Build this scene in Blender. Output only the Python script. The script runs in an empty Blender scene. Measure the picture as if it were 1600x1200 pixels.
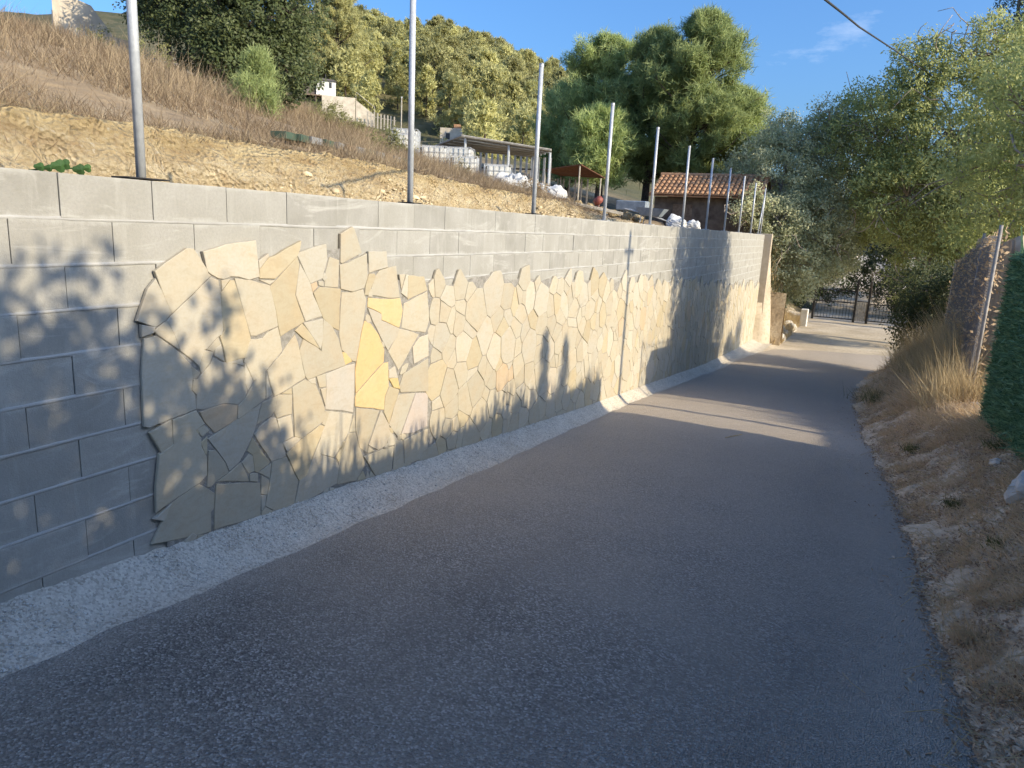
import bpy, math, random
import numpy as np
from mathutils import Vector, Matrix, noise as mnoise

# ---------------------------------------------------------------- camera, sky, sun
# world axes: X to the right of the wall face (X = 0), Y along the lane, Z up, eye level = 0
SC = bpy.context.scene
COL = SC.collection
EYE = (3.3324, 0.0, 0.0)
cam_d = bpy.data.cameras.new('camera'); cam = bpy.data.objects.new('camera', cam_d); COL.objects.link(cam)
cR, cU, cF = (0.89982351, 0.43335063, 0.05024817), (-0.13754196, 0.17250113, 0.9753592), (-0.41400466, 0.88456237, -0.21482447)
cam.matrix_world = Matrix(((cR[0], cU[0], -cF[0], EYE[0]), (cR[1], cU[1], -cF[1], EYE[1]), (cR[2], cU[2], -cF[2], EYE[2]), (0, 0, 0, 1)))
cam_d.sensor_width = 36.0; cam_d.lens = 25.333; cam_d.clip_start = 0.05; cam_d.clip_end = 2000
SC.camera = cam

SUN_EL, SUN_AZ = math.radians(24.0), math.radians(-5.0)     # azimuth measured from +X towards +Y
to_sun = Vector((math.cos(SUN_EL) * math.cos(SUN_AZ), math.cos(SUN_EL) * math.sin(SUN_AZ), math.sin(SUN_EL)))
sun_d = bpy.data.lights.new('sun', 'SUN'); sun_d.energy = 2.0; sun_d.angle = math.radians(0.53); sun_d.color = (1.0, 0.86, 0.62)
sun = bpy.data.objects.new('sun', sun_d); COL.objects.link(sun)
sun.rotation_euler = (-to_sun).to_track_quat('-Z', 'Y').to_euler()

W = bpy.data.worlds.new('World'); SC.world = W; W.use_nodes = True
wn = W.node_tree; wn.nodes.clear()
w_out = wn.nodes.new('ShaderNodeOutputWorld'); w_bg = wn.nodes.new('ShaderNodeBackground'); w_sky = wn.nodes.new('ShaderNodeTexSky')
w_sky.sky_type = 'NISHITA'; w_sky.sun_disc = False; w_sky.sun_elevation = SUN_EL
w_sky.sun_rotation = math.pi / 2 - SUN_AZ; w_sky.altitude = 0; w_sky.air_density = 1.2; w_sky.dust_density = 3.0; w_sky.ozone_density = 10.0
w_bg.inputs['Strength'].default_value = 0.086
# thin cirrus veil over the whole sky
w_tc = wn.nodes.new('ShaderNodeTexCoord'); w_map = wn.nodes.new('ShaderNodeMapping'); w_map.inputs['Scale'].default_value = (2.2, 2.2, 6.5)
w_ns = wn.nodes.new('ShaderNodeTexNoise'); w_ns.inputs['Scale'].default_value = 2.3; w_ns.inputs['Detail'].default_value = 7; w_ns.inputs['Roughness'].default_value = 0.62
w_rp = wn.nodes.new('ShaderNodeValToRGB'); w_rp.color_ramp.elements[0].position = 0.60; w_rp.color_ramp.elements[1].position = 0.86
w_rp.color_ramp.elements[1].color = (0.45, 0.45, 0.45, 1)
w_mx = wn.nodes.new('ShaderNodeMixRGB'); w_mx.inputs['Color2'].default_value = (5.2, 5.4, 5.8, 1)
wn.links.new(w_tc.outputs['Generated'], w_map.inputs['Vector']); wn.links.new(w_map.outputs['Vector'], w_ns.inputs['Vector'])
wn.links.new(w_ns.outputs['Fac'], w_rp.inputs['Fac']); wn.links.new(w_rp.outputs['Color'], w_mx.inputs['Fac'])
wn.links.new(w_sky.outputs['Color'], w_mx.inputs['Color1']); wn.links.new(w_mx.outputs['Color'], w_bg.inputs['Color'])
wn.links.new(w_bg.outputs['Background'], w_out.inputs['Surface'])

SC.view_settings.view_transform = 'Standard'; SC.view_settings.look = 'None'
SC.view_settings.exposure = 1.65; SC.view_settings.gamma = 1.0; SC.view_settings.use_curve_mapping = False
SC.render.engine = 'CYCLES'
SC.cycles.max_bounces = 4; SC.cycles.diffuse_bounces = 3; SC.cycles.glossy_bounces = 1; SC.cycles.transparent_max_bounces = 8; SC.cycles.transmission_bounces = 2
SC.cycles.caustics_reflective = False; SC.cycles.caustics_refractive = False

# ---------------------------------------------------------------- helpers
rng = np.random.default_rng(7)
random.seed(11)

def link(o, parent=None):
    COL.objects.link(o)
    if parent is not None: o.parent = parent
    return o

def tag(o, label=None, cat=None, group=None, kind=None):
    if label: o['label'] = label
    if cat: o['category'] = cat
    if group: o['group'] = group
    if kind: o['kind'] = kind
    return o

def empty(name, loc=(0, 0, 0), rz=0.0, s=1.0):
    o = bpy.data.objects.new(name, None); COL.objects.link(o)
    o.location = loc; o.rotation_euler = (0, 0, rz); o.scale = (s, s, s); o.empty_display_size = 0.2
    return o

def mesh_np(name, V, F, mat=None, parent=None, tint=None, smooth=False):
    """V (n,3) array, F (m,k) array of one face size; tint (n,3) point colours"""
    V = np.asarray(V, np.float32); F = np.asarray(F, np.int32); k = F.shape[1]
    me = bpy.data.meshes.new(name)
    me.vertices.add(len(V)); me.vertices.foreach_set('co', V.ravel())
    me.loops.add(F.size); me.loops.foreach_set('vertex_index', F.ravel())
    me.polygons.add(len(F)); me.polygons.foreach_set('loop_start', np.arange(0, F.size, k, dtype=np.int32))
    me.polygons.foreach_set('loop_total', np.full(len(F), k, np.int32))
    if tint is not None:
        a = me.color_attributes.new('tint', 'FLOAT_COLOR', 'POINT')
        a.data.foreach_set('color', np.c_[tint, np.ones(len(V))].astype(np.float32).ravel())
    me.update(calc_edges=True)
    if smooth: me.polygons.foreach_set('use_smooth', np.ones(len(F), bool))
    if mat: me.materials.append(mat)
    return link(bpy.data.objects.new(name, me), parent)

class MB:
    """collects boxes, tubes and prisms; build() links them as one mesh object"""
    def __init__(s): s.v = []; s.f = []
    def add(s, vs, fs):
        n = len(s.v); s.v += [tuple(v) for v in vs]; s.f += [tuple(i + n for i in f) for f in fs]; return s
    def box(s, c, d, rot=None, ch=0.0):
        hx, hy, hz = d[0] / 2, d[1] / 2, d[2] / 2
        vs = [Vector((x, y, z)) for z in (-hz, hz) for x, y in ((-hx, -hy), (hx, -hy), (hx, hy), (-hx, hy))]
        if rot is not None: vs = [rot @ v for v in vs]
        return s.add([v + Vector(c) for v in vs], [(3, 2, 1, 0), (4, 5, 6, 7), (0, 1, 5, 4), (1, 2, 6, 5), (2, 3, 7, 6), (3, 0, 4, 7)])
    def cbox(s, c, d, b):
        """box with chamfered edges"""
        h = [x / 2 for x in d]; vs = []; idx = {}
        for sx in (-1, 1):
            for sy in (-1, 1):
                for sz in (-1, 1):
                    for ax in range(3):
                        p = [sx * h[0], sy * h[1], sz * h[2]]
                        for a in range(3):
                            if a != ax: p[a] -= (sx, sy, sz)[a] * b
                        idx[(sx, sy, sz, ax)] = len(vs); vs.append((c[0] + p[0], c[1] + p[1], c[2] + p[2]))
        fs = []
        for ax in range(3):
            o = [a for a in range(3) if a != ax]
            for sg in (-1, 1):
                q = []
                for (a, b2) in ((-1, -1), (1, -1), (1, 1), (-1, 1)):
                    sgn = [0, 0, 0]; sgn[ax] = sg; sgn[o[0]] = a; sgn[o[1]] = b2; q.append(idx[(*sgn, ax)])
                fs.append(tuple(q))
        for e in range(3):
            o = [a for a in range(3) if a != e]
            for a in (-1, 1):
                for b2 in (-1, 1):
                    q = []
                    for (t, ax) in ((-1, o[0]), (1, o[0]), (1, o[1]), (-1, o[1])):
                        sgn = [0, 0, 0]; sgn[e] = t; sgn[o[0]] = a; sgn[o[1]] = b2; q.append(idx[(*sgn, ax)])
                    fs.append(tuple(q))
        for sx in (-1, 1):
            for sy in (-1, 1):
                for sz in (-1, 1): fs.append(tuple(idx[(sx, sy, sz, a)] for a in range(3)))
        return s.add(vs, fs)
    def tube(s, pts, rad, n=6, cap=True):
        pts = [Vector(p) for p in pts]
        if not hasattr(rad, '__len__'): rad = [rad] * len(pts)
        vs = []; fs = []; up = None
        for i, p in enumerate(pts):
            d = (pts[min(i + 1, len(pts) - 1)] - pts[max(i - 1, 0)])
            d = d.normalized() if d.length > 1e-9 else Vector((0, 0, 1))
            if up is None: up = Vector((1, 0, 0)) if abs(d.x) < 0.8 else Vector((0, 1, 0))
            a = d.cross(up).normalized(); up = a.cross(d).normalized()
            for k in range(n):
                t = 2 * math.pi * k / n; vs.append(p + (a * math.cos(t) + up * math.sin(t)) * rad[i])
        for i in range(len(pts) - 1):
            for k in range(n):
                k2 = (k + 1) % n; fs.append((i * n + k, i * n + k2, (i + 1) * n + k2, (i + 1) * n + k))
        if cap: fs.append(tuple(range(n - 1, -1, -1))); m = (len(pts) - 1) * n; fs.append(tuple(range(m, m + n)))
        return s.add(vs, fs)
    def build(s, name, mat=None, parent=None, smooth=False, tint=None):
        me = bpy.data.meshes.new(name); me.from_pydata(s.v, [], s.f); me.update()
        if tint is not None:
            a = me.color_attributes.new('tint', 'FLOAT_COLOR', 'POINT')
            a.data.foreach_set('color', np.tile(np.array([*tint, 1], np.float32), len(s.v)))
        if smooth: me.polygons.foreach_set('use_smooth', np.ones(len(s.f), bool))
        if mat: me.materials.append(mat)
        return link(bpy.data.objects.new(name, me), parent)

def copy_tree(o, parent=None):
    c = o.copy(); COL.objects.link(c); c.parent = parent
    for ch in [q for q in o.children]:
        copy_tree(ch, c)
    return c

def fbm(p, sc, seed=0.0, oct_=4):
    return mnoise.fractal(Vector((p[0] * sc + seed, p[1] * sc - seed, (p[2] if len(p) > 2 else 0) * sc + 3.1 * seed)), 0.9, 2.0, oct_)

# ---------------------------------------------------------------- materials
def new_mat(name):
    m = bpy.data.materials.new(name); m.use_nodes = True; nt = m.node_tree; nt.nodes.clear()
    out = nt.nodes.new('ShaderNodeOutputMaterial'); b = nt.nodes.new('ShaderNodeBsdfPrincipled')
    nt.links.new(b.outputs['BSDF'], out.inputs['Surface']); return m, nt, b, out

class N:
    """small wrapper for wiring shader nodes"""
    def __init__(s, nt): s.nt = nt
    def node(s, t, **kw):
        n = s.nt.nodes.new(t)
        for k, v in kw.items():
            if k in n.inputs: s.put(n.inputs[k], v)
            else: setattr(n, k, v)
        return n
    def put(s, sock, v):
        if isinstance(v, bpy.types.NodeSocket): s.nt.links.new(v, sock)
        elif isinstance(v, (tuple, list)) and len(v) == 3 and sock.type == 'RGBA': sock.default_value = (*v, 1)
        else: sock.default_value = v
    def pos(s): return s.node('ShaderNodeNewGeometry').outputs['Position']
    def noise(s, scale, vec=None, detail=5, rough=0.55, dist=0.0):
        return s.node('ShaderNodeTexNoise', Scale=scale, Detail=detail, Roughness=rough, Distortion=dist, Vector=vec if vec is not None else s.pos()).outputs['Fac']
    def vor(s, scale, vec=None, feature='F1', out='Distance'):
        n = s.node('ShaderNodeTexVoronoi', feature=feature, Scale=scale, Vector=vec if vec is not None else s.pos()); return n.outputs[out]
    def ramp(s, fac, stops):
        r = s.node('ShaderNodeValToRGB'); e = r.color_ramp.elements
        while len(e) < len(stops): e.new(0.5)
        for el, (p, c) in zip(e, stops):
            el.position = p; el.color = (*c, 1) if hasattr(c, '__len__') else (c, c, c, 1)
        s.put(r.inputs['Fac'], fac); return r.outputs['Color']
    def mix(s, fac, a, b, mode='MIX'):
        m = s.node('ShaderNodeMixRGB', blend_type=mode); s.put(m.inputs['Fac'], fac); s.put(m.inputs['Color1'], a); s.put(m.inputs['Color2'], b); return m.outputs['Color']
    def math(s, op, a, b=0.0):
        m = s.node('ShaderNodeMath', operation=op); s.put(m.inputs[0], a); s.put(m.inputs[1], b); return m.outputs[0]
    def mapping(s, scale, vec=None, loc=(0, 0, 0), rot=(0, 0, 0)):
        m = s.node('ShaderNodeMapping'); s.put(m.inputs['Vector'], vec if vec is not None else s.pos())
        m.inputs['Scale'].default_value = scale; m.inputs['Location'].default_value = loc; m.inputs['Rotation'].default_value = rot; return m.outputs['Vector']
    def bump(s, h, strength=0.5, dist=0.02):
        return s.node('ShaderNodeBump', Strength=strength, Distance=dist, Height=h).outputs['Normal']
    def tint(s): return s.node('ShaderNodeVertexColor', layer_name='tint').outputs['Color']
    def orand(s): return s.node('ShaderNodeObjectInfo').outputs['Random']
    def xyz(s, axis, vec=None):
        return s.node('ShaderNodeSeparateXYZ', Vector=vec if vec is not None else s.pos()).outputs[axis]

def simple(name, c1, c2, scale=6.0, rough=0.8, bump=0.2, bscale=None, metal=0.0, bd=0.01, detail=5):
    m, nt, b, o = new_mat(name); n = N(nt)
    f = n.noise(scale, detail=detail)
    n.put(b.inputs['Base Color'], n.ramp(f, [(0.3, c1), (0.7, c2)]))
    b.inputs['Roughness'].default_value = rough; b.inputs['Metallic'].default_value = metal
    if bump: n.put(b.inputs['Normal'], n.bump(n.noise(bscale or scale * 6), bump, bd))
    return m

def leafy(name, c1, c2, trans=0.35, rough=0.55, var=0.35):
    """foliage: colour runs between c1 and c2 by the per-leaf tint, a little by tree"""
    m, nt, b, out = new_mat(name); n = N(nt)
    t = n.node('ShaderNodeSeparateColor', Color=n.tint()).outputs[0]
    c = n.mix(t, c1, c2)
    hs = n.node('ShaderNodeHueSaturation', Color=c, Value=n.math('ADD', 1 - var / 2, n.math('MULTIPLY', n.orand(), var))).outputs['Color']
    n.put(b.inputs['Base Color'], hs); b.inputs['Roughness'].default_value = rough
    b.inputs['Specular IOR Level'].default_value = 0.3
    tr = n.node('ShaderNodeBsdfTranslucent', Color=hs); mx = n.node('ShaderNodeMixShader'); mx.inputs['Fac'].default_value = trans
    nt.links.new(b.outputs['BSDF'], mx.inputs[1]); nt.links.new(tr.outputs['BSDF'], mx.inputs[2]); nt.links.new(mx.outputs['Shader'], out.inputs['Surface'])
    return m

M = {}
def mk_materials():
    # asphalt: worn aggregate, pale dust towards the edges of the lane
    m, nt, b, o = new_mat('asphalt'); n = N(nt)
    big = n.noise(0.9, detail=6); mid = n.noise(55, detail=4, rough=0.7); fine = n.vor(105, out='Color')
    fv = n.node('ShaderNodeSeparateColor', Color=fine).outputs[0]
    stone = n.ramp(fv, [(0.0, (0.065, 0.062, 0.060)), (0.45, (0.234, 0.219, 0.192)), (0.8, (0.442, 0.415, 0.357)), (1.0, (0.850, 0.813, 0.769))])
    c = n.mix(0.22, stone, n.ramp(mid, [(0.3, (0.143, 0.136, 0.123)), (0.7, (0.350, 0.326, 0.280))]))
    c = n.mix(n.ramp(big, [(0.35, 0.0), (0.75, 0.5)]), c, (0.442, 0.398, 0.330))
    c = n.mix(n.ramp(n.noise(1.3, n.mapping((1, 0.22, 1)), detail=6), [(0.42, 0.0), (0.7, 0.4)]), c, (0.156, 0.146, 0.132))
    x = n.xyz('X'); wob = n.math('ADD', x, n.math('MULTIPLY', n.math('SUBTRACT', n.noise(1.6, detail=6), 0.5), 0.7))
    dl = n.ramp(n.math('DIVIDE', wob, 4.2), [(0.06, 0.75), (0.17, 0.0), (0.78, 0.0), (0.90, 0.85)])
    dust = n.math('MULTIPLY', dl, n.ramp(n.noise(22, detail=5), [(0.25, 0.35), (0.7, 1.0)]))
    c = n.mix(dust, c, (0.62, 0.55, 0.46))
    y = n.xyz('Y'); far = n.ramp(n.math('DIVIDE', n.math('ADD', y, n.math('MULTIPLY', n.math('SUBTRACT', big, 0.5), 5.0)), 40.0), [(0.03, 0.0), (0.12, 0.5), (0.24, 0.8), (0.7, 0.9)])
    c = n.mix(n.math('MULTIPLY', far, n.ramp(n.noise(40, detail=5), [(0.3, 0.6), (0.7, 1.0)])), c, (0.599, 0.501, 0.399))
    n.put(b.inputs['Base Color'], c); b.inputs['Roughness'].default_value = 0.68
    b.inputs['Specular IOR Level'].default_value = 0.5
    n.put(b.inputs['Normal'], n.bump(n.math('ADD', n.math('MULTIPLY', n.vor(105), 0.9), mid), 1.0, 0.02)); M['asphalt'] = m
    # limestone gravel and dust of the shoulder
    m, nt, b, o = new_mat('gravel'); n = N(nt)
    c = n.mix(n.ramp(n.noise(3.0, detail=6), [(0.35, 0.0), (0.65, 1.0)]), (0.521, 0.450, 0.353), (0.651, 0.585, 0.479))
    c = n.mix(n.ramp(n.noise(5.0, detail=7, rough=0.7), [(0.52, 0.0), (0.70, 0.75)]), c, (0.335, 0.261, 0.176))
    cc = n.node('ShaderNodeSeparateColor', Color=n.vor(80, out='Color')).outputs[0]
    c = n.mix(0.5, c, n.ramp(cc, [(0.0, (0.167, 0.149, 0.122)), (0.35, (0.484, 0.432, 0.353)), (1.0, (0.763, 0.702, 0.596))]))
    n.put(b.inputs['Base Color'], c); b.inputs['Roughness'].default_value = 0.95
    n.put(b.inputs['Normal'], n.bump(n.math('ADD', n.vor(95), n.noise(60)), 0.6, 0.010)); M['gravel'] = m
    m, nt, b, o = new_mat('pebble'); n = N(nt)
    n.put(b.inputs['Base Color'], n.tint()); b.inputs['Roughness'].default_value = 0.9; M['pebble'] = m
    # pale dusty earth of drive and ground
    m, nt, b, o = new_mat('earth'); n = N(nt)
    c = n.ramp(n.noise(0.7, detail=7), [(0.3, (0.46, 0.37, 0.25)), (0.55, (0.62, 0.52, 0.38)), (0.75, (0.70, 0.61, 0.47))])
    c = n.mix(n.ramp(n.noise(9, detail=6), [(0.45, 0.0), (0.7, 0.5)]), c, (0.3, 0.235, 0.15))
    n.put(b.inputs['Base Color'], c); b.inputs['Roughness'].default_value = 0.95
    n.put(b.inputs['Normal'], n.bump(n.noise(30, detail=6), 0.5, 0.03)); M['earth'] = m
    # cut bank: layered yellow marl with rusty and white streaks
    m, nt, b, o = new_mat('marl'); n = N(nt)
    st = n.noise(2.2, n.mapping((0.5, 0.5, 2.6)), detail=8, rough=0.65)
    c = n.ramp(st, [(0.28, (0.398, 0.287, 0.154)), (0.45, (0.587, 0.454, 0.257)), (0.58, (0.708, 0.575, 0.350)), (0.74, (0.808, 0.697, 0.473))])
    c = n.mix(n.ramp(n.noise(7, detail=7, rough=0.7), [(0.52, 0.0), (0.68, 0.65)]), c, (0.398, 0.242, 0.103))
    c = n.mix(n.ramp(n.noise(14, detail=5), [(0.6, 0.0), (0.72, 0.7)]), c, (0.796, 0.730, 0.556))
    c = n.mix(n.ramp(n.noise(4.0, n.mapping((1.5, 2.2, 0.35)), detail=7, rough=0.7), [(0.5, 0.0), (0.66, 0.45)]), c, (0.40, 0.28, 0.16))
    hgt = n.math('ADD', n.xyz('Z'), n.math('MULTIPLY', n.math('SUBTRACT', n.noise(1.6, detail=6), 0.5), 0.5))
    c = n.mix(n.ramp(hgt, [(0.48, 0.0), (0.70, 0.55)]), c, n.mix(1.0, c, (0.850, 0.794, 0.614), 'MULTIPLY'))
    c = n.mix(n.ramp(n.vor(26), [(0.0, 0.55), (0.18, 0.0)]), c, (0.307, 0.205, 0.115))
    n.put(b.inputs['Base Color'], c); b.inputs['Roughness'].default_value = 0.95
    n.put(b.inputs['Normal'], n.bump(n.math('ADD', n.noise(13, detail=9, rough=0.75), n.vor(22)), 1.0, 0.10)); M['marl'] = m
    # hillside soil: straw litter, bare patches, scrub far up
    m, nt, b, o = new_mat('hill_soil'); n = N(nt)
    c = n.ramp(n.noise(0.8, detail=8, rough=0.65), [(0.3, (0.187, 0.132, 0.076)), (0.5, (0.289, 0.212, 0.123)), (0.72, (0.425, 0.348, 0.230))])
    sc = n.ramp(n.noise(0.35, detail=7, rough=0.7), [(0.35, (0.051, 0.060, 0.021)), (0.6, (0.128, 0.111, 0.051)), (0.75, (0.306, 0.255, 0.170))])
    c = n.mix(n.ramp(n.math('DIVIDE', n.xyz('Y'), 100.0), [(0.40, 0.0), (0.55, 1.0)]), c, sc)
    n.put(b.inputs['Base Color'], c); b.inputs['Roughness'].default_value = 0.95
    n.put(b.inputs['Normal'], n.bump(n.noise(6, detail=8), 0.7, 0.1)); M['hill_soil'] = m
    # verge soil: dark brown leaf mould
    M['verge_soil'] = simple('verge_soil', (0.50, 0.37, 0.24), (0.78, 0.62, 0.43), 14, 0.95, 0.8, 45, bd=0.03)
    # concrete blocks
    m, nt, b, o = new_mat('concrete_block'); n = N(nt)
    base = n.mix(n.orand(), (0.253, 0.242, 0.208), (0.339, 0.324, 0.279))
    c = n.mix(n.ramp(n.noise(3.5, detail=6), [(0.35, 0.0), (0.7, 0.55)]), base, (0.417, 0.402, 0.365))
    c = n.mix(n.ramp(n.noise(70, detail=3), [(0.35, 0.0), (0.8, 0.4)]), c, (0.223, 0.219, 0.208))
    drip = n.noise(2.0, n.mapping((1, 5.0, 0.8)), detail=6, rough=0.65)
    c = n.mix(n.ramp(drip, [(0.54, 0.0), (0.72, 0.45)]), c, (0.446, 0.432, 0.387))
    smear = n.noise(1.1, n.mapping((1, 1.0, 4.0)), detail=8, rough=0.72, dist=1.2)
    c = n.mix(n.ramp(smear, [(0.55, 0.0), (0.68, 0.6)]), c, (0.476, 0.461, 0.417))
    c = n.mix(n.ramp(n.vor(95), [(0.0, 0.5), (0.16, 0.0)]), c, (0.149, 0.141, 0.126))
    rf_ = n.math('FRACT', n.math('DIVIDE', n.math('SUBTRACT', 0.1355, n.xyz('Z')), 0.21))
    edge = n.math('ADD', n.math('ABSOLUTE', n.math('SUBTRACT', rf_, 0.5)), n.math('MULTIPLY', n.math('SUBTRACT', n.noise(3.2, n.mapping((1, 1, 0.6)), detail=7, rough=0.7), 0.5), 0.75))
    c = n.mix(n.ramp(edge, [(0.40, 0.0), (0.56, 0.75)]), c, (0.446, 0.435, 0.398))
    n.put(b.inputs['Base Color'], c); b.inputs['Roughness'].default_value = 0.92
    n.put(b.inputs['Normal'], n.bump(n.math('ADD', n.noise(160, detail=3), n.math('MULTIPLY', n.noise(9), 2.0)), 0.35, 0.006)); M['block'] = m
    M['mortar'] = simple('mortar', (0.320, 0.312, 0.290), (0.446, 0.435, 0.405), 4, 0.95, 0.4, 90, bd=0.006)
    M['core'] = simple('core_mortar', (0.26, 0.25, 0.23), (0.38, 0.37, 0.335), 20, 0.95, 0.4, 90)
    M['bed'] = simple('tile_adhesive', (0.2, 0.185, 0.16), (0.36, 0.34, 0.30), 30, 0.95, 0.9, 110, bd=0.012)
    M['pilaster'] = simple('render_coat', (0.383, 0.315, 0.230), (0.476, 0.399, 0.306), 5, 0.9, 0.3, 80)
    # cladding stone: cream limestone, tone per stone in the tint, soft ochre clouds
    m, nt, b, o = new_mat('cladding_stone'); n = N(nt)
    c = n.tint()
    c = n.mix(n.ramp(n.noise(4.5, detail=7, rough=0.6), [(0.42, 0.0), (0.75, 0.45)]), c, n.mix(1.0, c, (1.12, 0.93, 0.72), 'MULTIPLY'))
    c = n.mix(n.ramp(n.noise(2.1, detail=4, dist=1.0), [(0.66, 0.0), (0.76, 0.22)]), c, (0.50, 0.31, 0.11))
    c = n.mix(n.ramp(n.noise(9, n.mapping((1, 1.0, 2.4), rot=(0.6, 0, 0)), detail=8, rough=0.75, dist=0.8), [(0.36, 0.38), (0.52, 0.0)]), c, n.mix(1.0, c, (0.80, 0.74, 0.64), 'MULTIPLY'))
    c = n.mix(n.ramp(n.noise(60, detail=4), [(0.3, 0.25), (0.6, 0.0)]), c, (0.36, 0.29, 0.2))
    n.put(b.inputs['Base Color'], c); b.inputs['Roughness'].default_value = 0.8
    n.put(b.inputs['Normal'], n.bump(n.math('ADD', n.noise(16, detail=7), n.math('MULTIPLY', n.noise(120), 0.3)), 0.3, 0.006)); M['stone'] = m
    # metals
    m, nt, b, o = new_mat('galvanised'); n = N(nt)
    n.put(b.inputs['Base Color'], n.ramp(n.noise(30, detail=3), [(0.3, (0.425, 0.442, 0.459)), (0.7, (0.561, 0.578, 0.586))]))
    b.inputs['Metallic'].default_value = 0.15; b.inputs['Roughness'].default_value = 0.4; M['galv'] = m
    M['dark_iron'] = simple('dark_iron', (0.02, 0.02, 0.022), (0.05, 0.045, 0.04), 20, 0.6, 0.1, metal=0.4)
    M['old_wire'] = simple('old_wire', (0.22, 0.19, 0.16), (0.36, 0.33, 0.29), 12, 0.7, 0)
    M['rust'] = simple('rusty_iron', (0.06, 0.028, 0.016), (0.17, 0.07, 0.035), 12, 0.85, 0.3)
    # wood and bark
    M['bark'] = simple('bark', (0.075, 0.055, 0.04), (0.19, 0.15, 0.115), 14, 0.95, 0.9, 40, bd=0.03)
    M['pale_bark'] = simple('pale_bark', (0.24, 0.19, 0.145), (0.50, 0.42, 0.33), 12, 0.95, 0.7, 40, bd=0.02)
    M['pine_bark'] = simple('pine_bark', (0.05, 0.035, 0.028), (0.13, 0.095, 0.075), 10, 0.95, 0.9, 30, bd=0.04)
    M['old_wood'] = simple('old_wood', (0.11, 0.075, 0.05), (0.24, 0.18, 0.13), 9, 0.9, 0.4)
    M['grey_wood'] = simple('grey_wood', (0.3, 0.27, 0.22), (0.5, 0.45, 0.37), 9, 0.9, 0.4)
    # foliage
    M['olive_leaf'] = leafy('olive_leaf', (0.263, 0.288, 0.157), (0.735, 0.717, 0.420), 0.45)
    M['carob_leaf'] = leafy('carob_leaf', (0.041, 0.061, 0.022), (0.136, 0.158, 0.059), 0.4, 0.5)
    M['lit_leaf'] = leafy('yellow_green_leaf', (0.269, 0.314, 0.103), (0.773, 0.785, 0.302), 0.48)
    M['euca_leaf'] = leafy('eucalyptus_leaf', (0.06, 0.085, 0.055), (0.2, 0.22, 0.12), 0.35)
    M['needle'] = leafy('pine_needle', (0.182, 0.246, 0.094), (0.590, 0.662, 0.261), 0.45)
    M['far_needle'] = leafy('far_pine_needle', (0.286, 0.286, 0.117), (0.650, 0.611, 0.273), 0.42, var=0.55)
    M['green_shrub'] = leafy('green_shrub', (0.09, 0.105, 0.04), (0.26, 0.25, 0.09), 0.3)
    M['dry_grass'] = leafy('dry_grass', (0.184, 0.129, 0.081), (0.423, 0.331, 0.207), 0.25, 0.7, 0.0)
    M['straw'] = leafy('straw', (0.36, 0.25, 0.12), (0.72, 0.56, 0.31), 0.35, 0.7, 0.0)
    M['verge_grass'] = leafy('verge_grass', (0.56, 0.38, 0.21), (0.90, 0.71, 0.46), 0.45, 0.75, 0.0)
    M['litter'] = leafy('leaf_litter', (0.30, 0.18, 0.10), (0.88, 0.69, 0.48), 0.25, 0.8, 0.0)
    M['hedge_plastic'] = leafy('plastic_hedge', (0.055, 0.13, 0.055), (0.30, 0.47, 0.25), 0.3, 0.45, 0.0)
    # buildings and things
    M['plaster'] = simple('old_plaster', (0.42, 0.36, 0.28), (0.62, 0.55, 0.44), 2.5, 0.9, 0.3, 30)
    M['white_wash'] = simple('whitewash', (0.58, 0.56, 0.52), (0.74, 0.72, 0.68), 3, 0.9, 0.2, 30)
    M['garden_wall'] = simple('brown_render', (0.300, 0.217, 0.138), (0.540, 0.420, 0.283), 3, 0.95, 0.6, 24)
    M['dark_wall'] = simple('dark_stone', (0.07, 0.055, 0.045), (0.16, 0.135, 0.11), 4, 0.95, 0.6, 20)
    M['roof_tile'] = simple('terracotta', (0.312, 0.152, 0.072), (0.468, 0.288, 0.162), 6, 0.9, 0.3, 40)
    M['glass_dark'] = simple('dark_opening', (0.02, 0.02, 0.02), (0.04, 0.04, 0.04), 4, 0.4, 0)
    M['tank'] = simple('tank_plastic', (0.400, 0.400, 0.376), (0.512, 0.504, 0.464), 3, 0.5, 0)
    M['sheet'] = simple('roof_sheet', (0.30, 0.30, 0.29), (0.46, 0.45, 0.43), 4, 0.6, 0.1)
    M['sack'] = simple('woven_sack', (0.465, 0.465, 0.450), (0.600, 0.600, 0.585), 5, 0.8, 0.5, 26, bd=0.03)
    M['red'] = simple('red_paint', (0.20, 0.05, 0.04), (0.30, 0.09, 0.06), 8, 0.6, 0)
    M['blue_grey'] = simple('blue_grey_metal', (0.16, 0.20, 0.24), (0.28, 0.32, 0.36), 8, 0.6, 0)
    M['rock'] = simple('pale_rock', (0.46, 0.43, 0.37), (0.66, 0.63, 0.57), 7, 0.95, 0.7, 26, bd=0.02)
    M['crate_green'] = simple('crate_green', (0.035, 0.063, 0.042), (0.070, 0.105, 0.070), 8, 0.6, 0)
    M['crate_grey'] = simple('crate_grey', (0.154, 0.154, 0.154), (0.252, 0.252, 0.245), 8, 0.6, 0)
    M['crate_brown'] = simple('crate_brown', (0.140, 0.091, 0.056), (0.224, 0.161, 0.098), 8, 0.8, 0)
    M['cable'] = simple('black_cable', (0.02, 0.02, 0.022), (0.035, 0.035, 0.037), 8, 0.7, 0)
    M['fig'] = leafy('creeper_leaf', (0.03, 0.07, 0.02), (0.07, 0.14, 0.04), 0.25)
    # brown shade net: open weave
    m, nt, b, o = new_mat('shade_net'); n = N(nt)
    n.put(b.inputs['Base Color'], n.ramp(n.noise(9, detail=5), [(0.3, (0.27, 0.17, 0.085)), (0.7, (0.42, 0.29, 0.16))])); b.inputs['Roughness'].default_value = 0.9
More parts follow.
